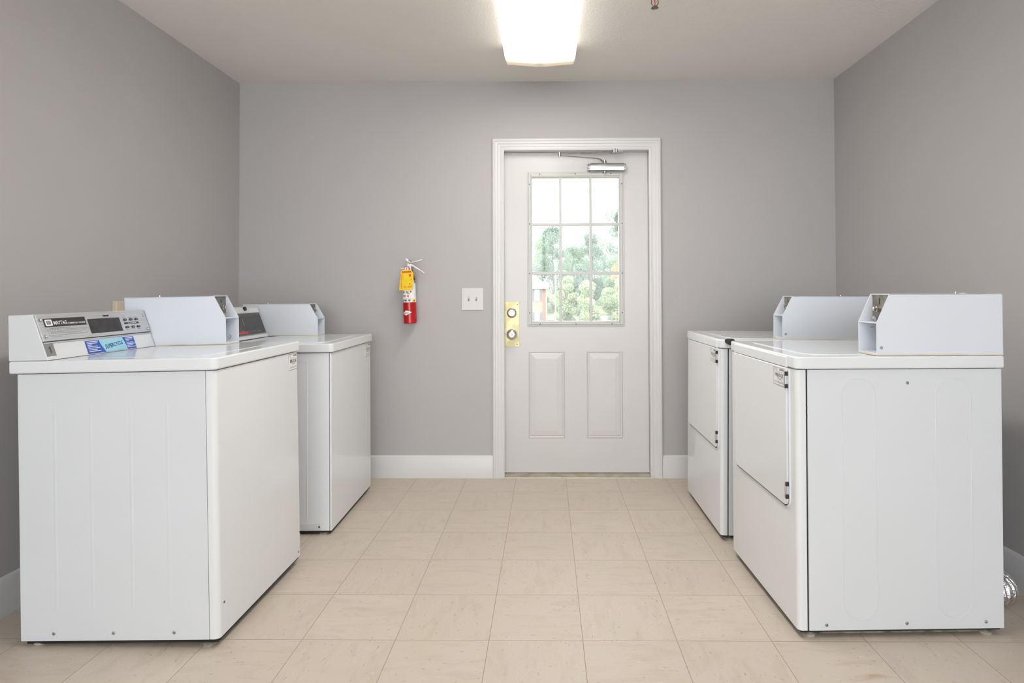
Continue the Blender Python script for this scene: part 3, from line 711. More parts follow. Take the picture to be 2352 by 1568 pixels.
# ------------------------------------------------------------------ rear left washer
def washer_rear():
    s = -1
    root = machine('washing_machine', (-1.012, 2.903, 0.02), (0.239, -0.218, 0.945),
                   'white top-load washer at the back left with a black control panel on its console',
                   'coin washing machines along the left wall', 'washing machine')
    Wd, Dp, H = 0.687, 0.66, 0.832
    front_shell(root, s, Wd, H, 0.008, 0.006)
    cb = MB(s).box(0.0105, Dp, 0.0, Wd, 0.0, H)
    cb.prism([(0.112, 0.0), (0.115, -0.0012), (0.118, 0.0), (0.118, 0.002), (0.112, 0.002)], 0.045, 0.795, 'xy')
    cb.box(0.112, 0.30, -0.0012, 0.002, 0.792, 0.796)
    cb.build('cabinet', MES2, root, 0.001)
    MB(s).box(0.048, 0.16, -0.0022, 0.0, 0.003, 0.034).build('kick_bracket', MES, root, 0.0008)
    screw(root, s, 0.058, -0.0022, 0.018, 0.005, m=MBRONZE)
    MB(s).box(0.006, Dp-0.01, 0.006, Wd-0.006, -0.010, 0.02).build('shaded_base_frame', MDARK, root)  # underframe blackened to carry the shade below the cabinet
    MB(s).box(0.012, Dp-0.004, 0.008, Wd-0.008, H-0.004, H+0.010).build('top_gap_shade', MDARK, root)  # dark filler painted as the shade under the worktop edge
    legs(root, s, Dp, Wd)
    worktop(root, s, -0.010, 0.672, -0.012, 0.697, 0.8348, 0.877, 0.020, 0.009)
    P = rrect(0.045, 0.470, 0.045, 0.640, (0.06, 0.02, 0.02, 0.10), 8)
    MB(s).prism(P, 0.8765, 0.8800, 'xy').build('lid', ME, root, 0.0025, 3)
    id_label(root, '772-DCK', 0.0, 0.573, 0.677, 0.755, 0.826, 1, s)
    # console
    A, B = Vector((0.562, 0, 1.022)), Vector((0.511, 0, 0.884))
    con = MB(s).prism([(0.66, 0.884), (0.66, 1.030), (0.640, 1.044), (0.585, 1.044), (0.572, 1.040), (0.567, 1.034), (0.565, 1.028), (0.509, 0.880), (0.66, 0.880)], 0.0, 0.494, 'xz').build('control_console', MES, root, 0.002)
    dv = (A-B).normalized(); nv = Vector((-dv.z, 0, dv.x))
    def Pn(y, v, n=0.0):
        p = B + dv*v + nv*n; return Vector((p.x, y, p.z))
    def plate(y0, y1, v0, v1, n0, n1, name, m, bevel=0.0):
        b = MB(s); b.hexa([Pn(y0, v0, n0), Pn(y1, v0, n0), Pn(y1, v1, n0), Pn(y0, v1, n0)], [Pn(y0, v0, n1), Pn(y1, v0, n1), Pn(y1, v1, n1), Pn(y0, v1, n1)])
        return b.build(name, m, con, bevel)
    plate(0.030, 0.486, 0.013, 0.139, 0.0, 0.002, 'panel_rim', MSILV, 0.0008)
    plate(0.034, 0.482, 0.017, 0.135, 0.002, 0.003, 'control_panel', MPANEL)
    plate(0.034, 0.482, 0.1275, 0.1290, 0.003, 0.0034, 'panel_line', MINK2)
    plate(0.034, 0.482, 0.0200, 0.0215, 0.003, 0.0034, 'panel_line', MINK2)
    def T(body, m, y, v, width, height, **k):
        p = Pn(y, v, 0.003); return text('lettering', body, m, con, (s*p.x, p.y, p.z), (0, 1, 0), (s*dv.x, 0, dv.z), width, height, 0.0004, **k)
    T('Uniflan', MORANGE, 0.220, 0.034, 0.125, 0.017, bold=0.02)
    T('Central Save', MINK2, 0.360, 0.036, 0.135, 0.011)
    T('SELECTOR  +  W D  NORMAL', MINK2, 0.290, 0.1205, 0.22, 0.005)
    plate(0.262, 0.268, 0.070, 0.105, 0.003, 0.0033, 'scuff_mark', MINK2)
    MB(s).lathe(Pn(0.335, 0.160, -0.001), tuple(nv), [(0, 0.011), (0.008, 0.011), (0.011, 0.009), (0.012, 0.0)], 18).build('selector_knob', MBLK, con)
    coin_box(root, s, 0.530, 0.642, 0.250, 0.296, 0.666, 0.885, 0.976, 1.056, screws=False, mech=MMECH2)
    return root
washer_rear()

# ------------------------------------------------------------------ dryers on the right
def stadium(cb, xc, z0, z1, r, y, rr=0.0016):
    P = []
    for a in range(0, 181, 12): P.append((xc+r*math.cos(math.radians(a)), z1-r+r*math.sin(math.radians(a))))
    for a in range(180, 361, 12): P.append((xc+r*math.cos(math.radians(a)), z0+r+r*math.sin(math.radians(a))))
    cb.tube([(x, y, z) for x, z in P], rr, 6, closed=True)

def dryer(loc, rot, label, Wd, Dp, dy0, dy1, dz0, code, lab, coin, extra):
    s = 1
    root = machine('clothes_dryer', loc, rot, label, 'coin clothes dryers along the right wall', 'clothes dryer')
    H = 0.848
    front_shell(root, s, Wd, H, 0.031, 0.016)
    cb = MB(s).box(0.036, Dp, 0.0, Wd, 0.0, H)
    stadium(cb, 0.205, 0.034, 0.818, 0.055, 0.0004); stadium(cb, 0.517, 0.036, 0.819, 0.058, 0.0004)
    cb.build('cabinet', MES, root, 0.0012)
    MB(s).box(0.010, Dp-0.012, 0.004, Wd-0.008, -0.006, H+0.008).build('inner_shade_box', MDARK, root)  # dark box inside, standing in for shade in the cabinet seams
    MB(s).box(0.075, Dp-0.075, 0.012, Wd-0.02, -0.016, 0.008).build('base_pan', MUNDER, root)
    legs(root, s, Dp, Wd)
    for x, z in ((0.093, 0.018), (0.357, 0.020), (0.618, 0.022), (0.366, 0.803)): screw(root, s, x, 0.0, z)
    for z in (0.835, 0.720, 0.690): MB(s).box(0.031, 0.036, 0.001, 0.004, z, z+0.008).build('seam_clip', MINK, root)
    wt = worktop(root, s, -0.006, 0.682, -0.010, Wd+0.002, 0.8505, 0.891, 0.024, 0.007)
    # raised border on the worktop behind the front edge
    P = rrect(0.055, 0.255, 0.045, Wd-0.045, (0.07, 0.0, 0.0, 0.07), 8)
    MB(s).prism(P, 0.8905, 0.8935, 'xy').build('top_panel', ME, root, 0.002, 3)
    # loading door with its upper lip
    x_face = -0.010
    P = [(dy1, dz0+0.03)] + arc(dy1-0.03, dz0+0.03, 0.03, 0, -90, 5)[1:] + arc(dy0+0.028, dz0+0.028, 0.028, 270, 180, 5) + [(dy0, 0.848), (dy1, 0.848)]
    dr = MB(s).prism(P, x_face, -0.0005, 'yz').build('loading_door', ME, root, 0.003, 3)
    MB(s).box(x_face, -0.002, dy0, dy1, 0.8495, 0.884).build('door_lip', ME, root, 0.0025, 3)
    # pressed rim of the front panel below and beside the door
    Q = [(dy1+0.006, dz0+0.10)] + arc(dy1-0.03, dz0+0.03, 0.036, 0, -90, 5) + arc(dy0+0.028, dz0+0.028, 0.034, 270, 180, 5) + [(dy0-0.006, 0.845)]
    MB(s).tube([(-0.001, y, z) for y, z in Q], 0.0042, 8).build('door_surround', ME, root)
    MB(s).prism([(dy0+0.02, dz0-0.0035), (dy1-0.02, dz0-0.0035), (dy1-0.02, dz0+0.006), (dy0+0.02, dz0+0.006)], -0.0068, -0.0004, 'yz').build('door_gap_shade', MDARK, root)  # dark strip painted as the shade below the loading door
    for z in (0.780, 0.411):
        h = MB(s).cyl((x_face-0.003, dy0+0.001, z), (x_face-0.003, dy0+0.001, z+0.056), 0.0042, n=14).box(x_face-0.0015, x_face+0.001, dy0, dy0+0.011, z, z+0.056)
        ho = h.build('hinge', MCHROME, root, 0.0004)
        for a, b in ((0.0, 0.014), (0.042, 0.056)): MB(s).box(x_face-0.006, x_face+0.004, dy0-0.0065, dy0-0.001, z+a, z+b).build('hinge_leaf', MBLK, ho)
    id_label(root, code, x_face, lab[0], lab[1], lab[2], lab[3], -1, s)
    coin_box(root, s, *coin)
    if extra: extra(root, s)
    return root

dryer((0.815, 2.038, 0.025), (0.427, -0.07, 1.636), 'white front-load dryer nearest the camera, two pressed ovals on its exposed side panel',
      0.651, 0.678, 0.057, 0.585, 0.383, '998-DCK', (0.068, 0.158, 0.781, 0.842), (0.0, 0.112, 0.266, 0.309, 0.686, 0.897, 1.001, 1.094), None)
def bumper(root, s):
    MB(s).prism([(0.012, 0.889), (0.020, 0.8955), (0.050, 0.8955), (0.060, 0.886), (0.056, 0.870), (0.034, 0.866), (0.016, 0.876)], -0.022, -0.0095, 'xz').build('rubber_clip', MRUB, root, 0.003)
dryer((0.788, 2.838, 0.025), (0.231, 0.491, 0.015), 'white front-load dryer at the back right, partly hidden behind the nearer dryer',
      0.672, 0.66, 0.036, 0.610, 0.386, '973-DCK', (0.045, 0.140, 0.782, 0.841), (0.0, 0.112, 0.279, 0.324, 0.676, 0.896, 1.003, 1.090), bumper)

# ================================================================== foil vent duct
pts = []
ctrl = [(1.525, 2.285, 0.056), (1.565, 2.262, 0.056), (1.615, 2.262, 0.056), (1.648, 2.30, 0.056), (1.655, 2.38, 0.056), (1.66, 2.60, 0.057), (1.66, 2.95, 0.057)]
def cr(p0, p1, p2, p3, t):
    return tuple(0.5*((2*b)+(-a+c)*t+(2*a-5*b+4*c-d)*t*t+(-a+3*b-3*c+d)*t**3) for a, b, c, d in zip(p0, p1, p2, p3))
for i in range(len(ctrl)-1):
    a = ctrl[max(i-1, 0)]; b, c = ctrl[i], ctrl[i+1]; d = ctrl[min(i+2, len(ctrl)-1)]
    for k in range(16): pts.append(cr(a, b, c, d, k/16))
du = MB().tube(pts, 0.055, 28, rf=lambda i: 0.050+0.006*(0.5+0.5*math.cos(i*math.pi*0.8))).build('vent_duct', MFOIL, None, smooth=60, origin=(1.6, 2.5, 0.0))
tag(du, 'shiny crinkled foil vent duct on the floor behind the right-hand dryer', 'duct')

# ================================================================== wall fittings
# light switch
sw = empty('light_switch', (-0.4585, D, 1.099)); tag(sw, 'white two-toggle light switch plate on the grey wall left of the door', 'light switch')
MB().box(-0.0685, 0.0685, -0.006, 0, -0.0690, 0.0690).build('switch_plate', MDOOR, sw, 0.003, 3)
for x in (-0.0235, 0.0235):
    MB().box(x-0.0052, x+0.0052, -0.0064, -0.005, -0.0125, 0.0125).build('toggle_slot', MINK2, sw)
    MB().hexa([(x-0.0042, -0.006, -0.004), (x+0.0042, -0.006, -0.004), (x+0.0042, -0.006, 0.006), (x-0.0042, -0.006, 0.006)],
              [(x-0.0036, -0.018, 0.003), (x+0.0036, -0.018, 0.003), (x+0.0036, -0.016, 0.010), (x-0.0036, -0.016, 0.010)]).build('toggle', MDOOR, sw, 0.0008)
    for z in (-0.030, 0.030): MB().cyl((x, -0.0072, z), (x, -0.005, z), 0.0027, n=12).build('screw', MLITE, sw)

# beige outlet plate on the left wall behind the first washer
ou = empty('wall_outlet', (XL, 2.765, 1.035)); tag(ou, 'beige plastic outlet box on the left wall peeking over the washer console', 'outlet')
MB().box(0, 0.022, -0.068, 0.068, -0.065, 0.066).build('outlet_box', MBEIGE, ou, 0.003, 3)
MB().box(0.022, 0.0235, -0.035, 0.068-0.03, 0.022, 0.050).build('cover_panel', MBEIGE, ou, 0.0006)
MB().box(0.0215, 0.0235, -0.030, 0.045, 0.0085, 0.0115).build('cover_slot', MBLK, ou)

# fire extinguisher
EXB = (-0.831, D-0.062, 0.951)
TILT = math.radians(-2.2)
fe = empty('fire_extinguisher', EXB, (0, TILT, 0)); tag(fe, 'small red fire extinguisher hanging on the back wall with a yellow inspection tag', 'fire extinguisher')
def E_(px, py):
    z = (743-py)*0.002660; x = (px-944.3)*0.002660
    return (x - math.tan(TILT)*z, z)
R_ = 0.0398
MB().lathe((0, 0, 0), (0, 0, 1), [(0.0, 0.030), (0.001, 0.036), (0.005, R_), (0.130, R_)], 48).build('cylinder', MRED, fe)
MB().lathe((0, 0, 0), (0, 0, 1), [(0.1300, R_), (0.1304, R_+0.0004), (0.262, R_+0.0004), (0.2625, R_)], 48).build('instruction_label', MWHT, fe)
MB().lathe((0, 0, 0), (0, 0, 1), [(0.2625, R_), (0.275, R_), (0.292, 0.035), (0.304, 0.025), (0.310, 0.015), (0.3105, 0.012)], 48).build('cylinder_shoulder', MRED, fe)
def on_cyl(name, m, a0, a1, z0, z1, n=8, dr=0.0012):
    """curved patch on the cylinder; angles from the front, + to the right"""
    b = MB(); rA, rB = R_+0.0003, R_+dr; rows = []
    for i in range(n+1):
        a = math.radians(a0+(a1-a0)*i/n)
        rows.append([b.bm.verts.new((rr*math.sin(a), -rr*math.cos(a), z)) for rr, z in ((rA, z0), (rB, z0), (rB, z1), (rA, z1))])
    for p, q in zip(rows, rows[1:]):
        for k in range(4):
            j = (k+1) % 4; b.bm.faces.new((p[k], p[j], q[j], q[k]))
    b.bm.faces.new(rows[0]); b.bm.faces.new(list(reversed(rows[-1])))
    return b.build(name, m, fe)
# pictogram row, coloured corner, text lines, diamond emblem
on_cyl('pictogram_band', MLAB, -62, 60, 0.1312, 0.1475, 14, 0.0008)
for a in (-52, -30, 2): on_cyl('pictogram', MINK, a, a+19, 0.1395, 0.1462, 4, 0.0012); on_cyl('pictogram_caption', MINK2, a+5, a+14, 0.1325, 0.1375, 3, 0.0012)
on_cyl('yellow_patch', MYEL, 38, 66, 0.1312, 0.1475, 6, 0.0012); on_cyl('yellow_patch_mark', MINK, 50, 62, 0.137, 0.143, 4, 0.0016)
on_cyl('label_print', MINK2, -50, -16, 0.166, 0.1725, 6); on_cyl('label_print', MTRED, -4, 8, 0.160, 0.1735, 4); on_cyl('label_print', MINK2, -15, 32, 0.1520, 0.1535, 6)
on_cyl('label_print', MINK2, -52, -30, 0.1865, 0.196, 6); on_cyl('label_print', MINK2, -14, 6, 0.186, 0.196, 6); on_cyl('label_print', MINK2, 18, 32, 0.188, 0.198, 6)
on_cyl('label_print', MTRED, -6, 16, 0.179, 0.184, 6)
dm = MB(); C0 = 14; rows = []
for i in range(C0+1):
    t = i/C0; a = math.radians(-58+88*t); x_ = 1-abs(t-0.42)/(0.42 if t < 0.42 else 0.58); h = 0.0155*max(x_, 0.02); zc = 0.064+0.006*t
    rows.append([dm.bm.verts.new((rr*math.sin(a), -rr*math.cos(a), zc+hh)) for rr, hh in ((R_+0.0002, -h), (R_+0.0012, -h), (R_+0.0012, h), (R_+0.0002, h))])
for p, q in zip(rows, rows[1:]):
    for k in range(4):
        j = (k+1) % 4; dm.bm.faces.new((p[k], p[j], q[j], q[k]))
dm.bm.faces.new(rows[0]); dm.bm.faces.new(list(reversed(rows[-1])))
dm.build('diamond_emblem', MWHT, fe)
def cylwarp(o):
    for v in o.data.vertices:
        a = v.co.x/R_; rr = R_+0.0020; v.co.x, v.co.y = rr*math.sin(a), -rr*math.cos(a)
    return o
cylwarp(text('lettering', 'AMEREX', MINK, fe, (-0.013, -R_, 0.0655), (1, 0, 0.05), (0, 0, 1), width=0.040, height=0.0055, bold=0.01))
# valve head
hd = MB().lathe((0, 0, 0.308), (0, 0, 1), [(0, 0.016), (0.006, 0.017), (0.008, 0.012), (0.024, 0.012), (0.030, 0.010), (0.030, 0.0)], 24)
hd.box(-0.004, 0.020, -0.010, 0.010, 0.322, 0.368)
hd.build('valve_body', MSTEEL, fe, 0.0012)
x, z = E_(938, 618); MB().lathe((x, -0.012, z), (0, -1, 0), [(0, 0.010), (0.006, 0.0165), (0.016, 0.0165), (0.018, 0.0145), (0.0165, 0.0135), (0.0165, 0.0)], 28).build('gauge_rim', MRED, fe)
MB().lathe((x, -0.0285, z), (0, -1, 0), [(0, 0.0130), (0.0005, 0.0130), (0.0005, 0.0)], 24).build('gauge_face', MLAB, fe)
MB().box(x-0.001, x+0.0012, -0.0300, -0.0290, z-0.004, z+0.009).build('gauge_needle', MINK, fe)
def bar2(name, p, q, w0, w1, th_, m, y=0.0):
    (x0, z0), (x1, z1) = E_(*p), E_(*q); d = Vector((x1-x0, 0, z1-z0)).normalized(); nrm = Vector((-d.z, 0, d.x))
    a, b = Vector((x0, y, z0)), Vector((x1, y, z1)); t = Vector((0, th_/2, 0))
    return MB().hexa([a-nrm*w0-t, a+nrm*w0-t, a+nrm*w0+t, a-nrm*w0+t], [b-nrm*w1-t, b+nrm*w1-t, b+nrm*w1+t, b-nrm*w1+t]).build(name, m, fe, 0.0012)
bar2('squeeze_lever', (946, 604), (973, 598), 0.0035, 0.0040, 0.020, MSTEEL, -0.004)
bar2('carry_handle', (948, 609), (979, 629), 0.0060, 0.0022, 0.018, MSTEEL, -0.002)
bar2('carry_handle_root', (941, 604), (951, 612), 0.0050, 0.0065, 0.016, MSTEEL, 0.0)
bar2('hanging_bracket', (931, 593), (943, 606), 0.0062, 0.0062, 0.003, MALU, 0.030)
bar2('discharge_nozzle', (921, 616), (936, 616), 0.0042, 0.0060, 0.010, MSTEEL, 0.0)
MB().box(-0.012, 0.012, 0.040, 0.0615, 0.20, 0.23).box(-0.014, 0.014, 0.0585, 0.0615, 0.17, 0.345).box(-0.012, 0.006, 0.012, 0.0615, 0.338, 0.342).build('wall_hook', MSTEEL, fe, 0.001)
x, z = E_(944.5, 602); MB().tube([(x+0.0075*math.cos(a), -0.014, z+0.0115*math.sin(a)) for a in [2*math.pi*k/20 for k in range(20)]], 0.0014, 8, closed=True).build('pull_pin_ring', MBRONZE, fe)
x, z = E_(951.5, 614); MB().cyl((x, -0.0125, z), (x, -0.010, z), 0.0032, n=12).build('rivet', MBLK, fe)
# hose clip strap at the right edge
x, z = E_(956.5, 634)
MB().tube([(0.024, -0.018, 0.298), (0.036, -0.020, 0.280), (0.041, -0.018, 0.262), (0.0415, -0.016, 0.246)], 0.0028, 8).build('tag_cord', MRUB, fe)
tg = [E_(*p) for p in ((922.5, 666), (953, 666.5), (955.5, 640), (955, 629), (950, 621), (930, 620.5), (926.5, 625), (925.5, 640))]
def tagslab(name, m, pts_, y0, y1): return MB().prism(pts_, y0, y1, 'xz').build(name, m, fe)
tgo = tagslab('inspection_tag', MYEL, tg, -0.0475, -0.0465)
tgo['label'] = 'yellow card inspection tag with a red band'
tagslab('tag_red_band', MTRED, [E_(*p) for p in ((929, 627.5), (951, 627), (949.5, 623.2), (930, 623.6))], -0.0482, -0.0475)
for (a, b, c, d, m) in ((931.5, 629.5, 932.6, 644, MTRED), (926.5, 629, 930, 664, None), (945.2, 630, 949.8, 636.5, MTRED), (945.5, 651, 948, 654, MTRED), (942, 657.5, 952, 662, None), (933, 657.5, 939, 659.5, None), (949, 640, 951.5, 646, None)):
    if m is None:
        n_ = int((d-b)/1.8)
        g = MB()
        for k in range(max(n_, 2)):
            p0, p1 = E_(a, b+k*1.8), E_(c, b+k*1.8+0.8)
            g.box(p0[0], p1[0], -0.0482, -0.0475, p1[1], p0[1])
        g.build('tag_print', MTRED, fe)
    else:
        p0, p1 = E_(a, b), E_(c, d); MB().box(p0[0], p1[0], -0.0482, -0.0475, p1[1], p0[1]).build('tag_print', m, fe)

# ================================================================== ceiling fittings
lt = empty('ceiling_light', (LX, (LY0+LY1)/2, HC)); tag(lt, 'long glowing wraparound fluorescent light on the ceiling in front of the door', 'ceiling light')
hp = [(-0.183, 0.0), (-0.190, -0.018), (-0.189, -0.052), (-0.180, -0.0655), (-0.09, -0.0725), (0.0, -0.0795), (0.09, -0.0725), (0.180, -0.0655), (0.189, -0.052), (0.190, -0.018), (0.183, 0.0)]
hl = (LY1-LY0)/2
MB().prism(hp, -hl, hl, 'xz').build('lens', MLENS, lt, 0.004, 2)
sp_ = empty('fire_sprinkler', (0.4805, 2.705, HC)); tag(sp_, 'small bronze pendent sprinkler with a red bulb hanging from the ceiling', 'sprinkler')
MB().lathe((0, 0, 0), (0, 0, -1), [(0, 0.032), (0.003, 0.032), (0.006, 0.020), (0.012, 0.012), (0.020, 0.012), (0.022, 0.008)], 28).build('escutcheon', MBRONZE, sp_)
MB().tube([(-0.006, 0, -0.020), (-0.014, 0, -0.030), (-0.015, 0, -0.048), (-0.008, 0, -0.058), (0, 0, -0.061)], 0.0022, 8).tube([(0.006, 0, -0.020), (0.014, 0, -0.030), (0.015, 0, -0.048), (0.008, 0, -0.058), (0, 0, -0.061)], 0.0022, 8).lathe((0, 0, -0.056), (0, 0, -1), [(0, 0.004), (0.008, 0.006), (0.009, 0.0)], 16).build('frame_arms', MBRONZE, sp_)
MB().lathe((0, 0, -0.022), (0, 0, -1), [(0, 0.0015), (0.004, 0.003), (0.030, 0.003), (0.034, 0.0015)], 14).build('glass_bulb', MGLASSRED, sp_)
df = MB()
df.lathe((0, 0, -0.0645), (0, 0, -1), [(0, 0.009), (0.0012, 0.009)], 20)
for k in range(12):
    a = 2*math.pi*k/12; c_, s_2 = math.cos(a), math.sin(a); t = 0.0026
    p = Vector((c_, s_2, 0)); q = Vector((-s_2, c_, 0))*t; z0 = Vector((0, 0, -0.0645)); z1 = Vector((0, 0, -0.0657)); dn = Vector((0, 0, -0.002))
    df.hexa([p*0.008-q+z0, p*0.008+q+z0, p*0.008+q+z1, p*0.008-q+z1], [p*0.0165-q+z0+dn, p*0.0165+q+z0+dn, p*0.0165+q+z1+dn, p*0.0165-q+z1+dn])
df.build('deflector', MBRONZE, sp_)

# ================================================================== OUTSIDE
MGR = mottled('rough_grass', (0.16, 0.20, 0.08), (0.30, 0.30, 0.16), 0.6, 0.9)
MASPH = mottled('pale_concrete', (0.42, 0.42, 0.41), (0.52, 0.52, 0.50), 1.5, 0.85)
MROOF = mottled('pale_roof_shingle', (0.52, 0.50, 0.49), (0.62, 0.60, 0.58), 3, 0.8)
MWF = mat('white_window_frame', (0.80, 0.80, 0.82), 0.4)
MSHUT = mottled('blue_grey_shutter', (0.16, 0.18, 0.24), (0.22, 0.24, 0.30), 3, 0.6)
MBARK = mottled('grey_bark', (0.24, 0.22, 0.19), (0.36, 0.34, 0.30), 4, 0.9)
MPOLE = mottled('white_pole_paint', (0.75, 0.76, 0.78), (0.8, 0.8, 0.82), 3, 0.4)
def brick():
    m = mat('red_brick', (0.5, 0.3, 0.25), 0.85); nt = m.node_tree; b = nt.nodes['Principled BSDF']
    tc = nt.nodes.new('ShaderNodeTexCoord'); mp = nt.nodes.new('ShaderNodeMapping'); mp.inputs['Rotation'].default_value = (math.radians(90), 0, 0)
    t = nt.nodes.new('ShaderNodeTexBrick'); t.inputs['Scale'].default_value = 4.0
    t.inputs['Color1'].default_value = (0.47, 0.23, 0.17, 1); t.inputs['Color2'].default_value = (0.40, 0.19, 0.14, 1); t.inputs['Mortar'].default_value = (0.60, 0.52, 0.47, 1)
    t.inputs['Mortar Size'].default_value = 0.03
    nt.links.new(tc.outputs['Object'], mp.inputs['Vector']); nt.links.new(mp.outputs[0], t.inputs['Vector']); nt.links.new(t.outputs['Color'], b.inputs['Base Color'])
    return m
MBRICK = brick()
# ground: porch slab and falling, then rising lawn
struct(MB().box(-3, 3, D+0.16, D+2.2, -0.14, -0.02).build('ground_porch', MASPH))
prof = [(D+2.2, -0.18), (12, -0.6), (30, -2.0), (48, -2.9), (64, -3.0), (80, -2.6), (110, -0.6), (150, 3.0), (150, -6), (D+2.2, -6)]
g = MB().prism(prof, -60, 70, 'yz').build('ground_lawn', MGR); struct(g)
def gz(y):
    for (a, za), (b, zb) in zip(prof, prof[1:8]):
        if a <= y <= b: return za+(zb-za)*(y-a)/(b-a)
    return -0.2
struct(MB().prism([(44, gz(44)+0.02), (48, gz(48)+0.03), (64, gz(64)+0.03), (68, gz(68)+0.06), (68, gz(68)-0.3), (44, gz(44)-0.3)], -30, 40, 'yz').build('ground_parking', MASPH))
MB_road = MB().prism([(82, gz(82)+0.35), (88, gz(88)+0.35), (88, gz(88)-0.4), (82, gz(82)-0.4)], -30, 40, 'yz').build('ground_road', MASPH); struct(MB_road)

# brick house
bh = empty('brick_house', (-6.6, 75, gz(76))); tag(bh, 'two-storey red brick house with pale hip roof seen through the lower left pane', 'house')
zg = gz(76)
def hc(mb, name, m, **k):
    for v in mb.bm.verts: v.co -= Vector((-6.6, 75, zg))
    return mb.build(name, m, bh, **k)
hc(MB().box(-13, -0.10, 75, 86, zg-0.4, 2.15), 'wall', MBRICK)
rf = MB(); r0 = [(-13.5, 74.5, 2.15), (0.42, 74.5, 2.15), (0.42, 86.5, 2.15), (-13.5, 86.5, 2.15)]
va = [rf.bm.verts.new(p) for p in r0]; vb = [rf.bm.verts.new((-9.0, 80.5, 5.9)), rf.bm.verts.new((-4.6, 80.5, 5.9))]
rf.bm.faces.new(va); rf.bm.faces.new((va[0], va[1], vb[1], vb[0])); rf.bm.faces.new((va[1], va[2], vb[1])); rf.bm.faces.new((va[2], va[3], vb[0], vb[1])); rf.bm.faces.new((va[3], va[0], vb[0]))
hc(rf, 'roof', MROOF)
hc(MB().box(-13.5, 0.42, 74.4, 74.6, 1.98, 2.2).box(0.32, 0.45, 74.4, 86.6, 1.98, 2.2).box(-13.5, 0.4, 74.5, 86.5, 2.0, 2.14), 'eave', MWF)
hc(MB().cyl((-0.02, 74.9, zg), (-0.02, 74.9, 1.7), 0.06, n=8), 'downpipe', MWF)
for xw in (-1.47, -5.2, -9.0):
    for (z0, z1) in ((0.55, 1.88), (-2.3, -0.85)):
        f = hc(MB().box(xw, xw+0.60, 74.93, 75.05, z0, z1).box(xw-0.04, xw+0.64, 74.88, 75.05, z0-0.06, z0), 'window', MWF)
        hc(MB().box(xw+0.07, xw+0.27, 74.91, 74.94, z0+0.07, z1-0.07).box(xw+0.33, xw+0.53, 74.91, 74.94, z0+0.07, z1-0.07), 'curtained_pane', mat('pale_pane', (0.60, 0.64, 0.70), 0.2) if xw == -1.47 and z0 > 0 else bpy.data.materials['pale_pane'])
        hc(MB().box(xw-0.29, xw-0.04, 74.92, 75.02, z0, z1), 'shutter', MSHUT); hc(MB().box(xw+0.64, xw+0.88, 74.92, 75.02, z0, z1), 'shutter', MSHUT)

# lamp pole
pl = empty('lamp_pole', (0.86, 60, gz(60))); tag(pl, 'slim white lamp pole standing in front of the trees beside the brick house', 'lamp post')
MB().cyl((0, 0, 0), (0, 0, 4.4-gz(60)-0.3), 0.075, 0.05, 12).build('pole', MPOLE, pl)
MB().lathe((0, 0, 4.1-gz(60)), (0, 0, 1), [(0, 0.09), (0.1, 0.15), (0.45, 0.17), (0.55, 0.05), (0.56, 0)], 12).build('lamp_head', MPOLE, pl)

# parked cars
def car(x, y, paint, label, rz):
    m = mottled('car_paint', paint, tuple(min(1, c*1.1) for c in paint), 1, 0.3)
    r = empty('parked_car', (x, y, gz(y)+0.03), (0, 0, rz)); tag(r, label, 'car', 'parked cars below the house')
    b = MB().prism([(-2.2, 0.35), (-2.25, 0.75), (-1.2, 0.92), (1.5, 0.98), (2.2, 0.85), (2.25, 0.35)], -0.85, 0.85, 'yz'); b.build('body', m, r, 0.08)
    MB().prism([(-1.1, 0.90), (-0.45, 1.42), (0.95, 1.45), (1.75, 0.95)], -0.74, 0.74, 'yz').build('cabin', MPANEL, r, 0.05)
    MB().prism([(-0.45, 1.41), (-0.35, 1.46), (0.85, 1.49), (0.97, 1.44)], -0.72, 0.72, 'yz').build('roof', m, r, 0.03)
    for yy in (-1.35, 1.35):
        for xx in (-0.87, 0.67): MB().cyl((xx, yy, 0.33), (xx+0.2, yy, 0.33), 0.33, n=18).build('wheel', MRUB, r)
car(0.20, 54.5, (0.75, 0.76, 0.78), 'white parked car at the foot of the brick house', 0.35)
car(1.95, 56.0, (0.06, 0.07, 0.08), 'dark parked car just right of the white one', 0.25)

# trees
def leaf_mat(name, c1, c2):
    m = mottled(name, c1, c2, 0.9, 0.7); nt = m.node_tree; b = nt.nodes['Principled BSDF']
    out = nt.nodes['Material Output']; tl = nt.nodes.new('ShaderNodeBsdfTranslucent'); mix = nt.nodes.new('ShaderNodeMixShader'); mix.inputs[0].default_value = 0.35
    r = [n for n in nt.nodes if n.type == 'VALTORGB'][0]
    nt.links.new(r.outputs['Color'], tl.inputs['Color']); nt.links.new(b.outputs[0], mix.inputs[1]); nt.links.new(tl.outputs[0], mix.inputs[2]); nt.links.new(mix.outputs[0], out.inputs[0])
    return m
ML1 = leaf_mat('blue_green_leaves', (0.27, 0.345, 0.275), (0.42, 0.49, 0.40))
ML2 = leaf_mat('yellow_green_leaves', (0.38, 0.46, 0.26), (0.58, 0.64, 0.42))
ML3 = leaf_mat('mid_green_leaves', (0.30, 0.40, 0.28), (0.46, 0.56, 0.40))
ML4 = leaf_mat('orange_leaves', (0.60, 0.34, 0.16), (0.72, 0.48, 0.28))
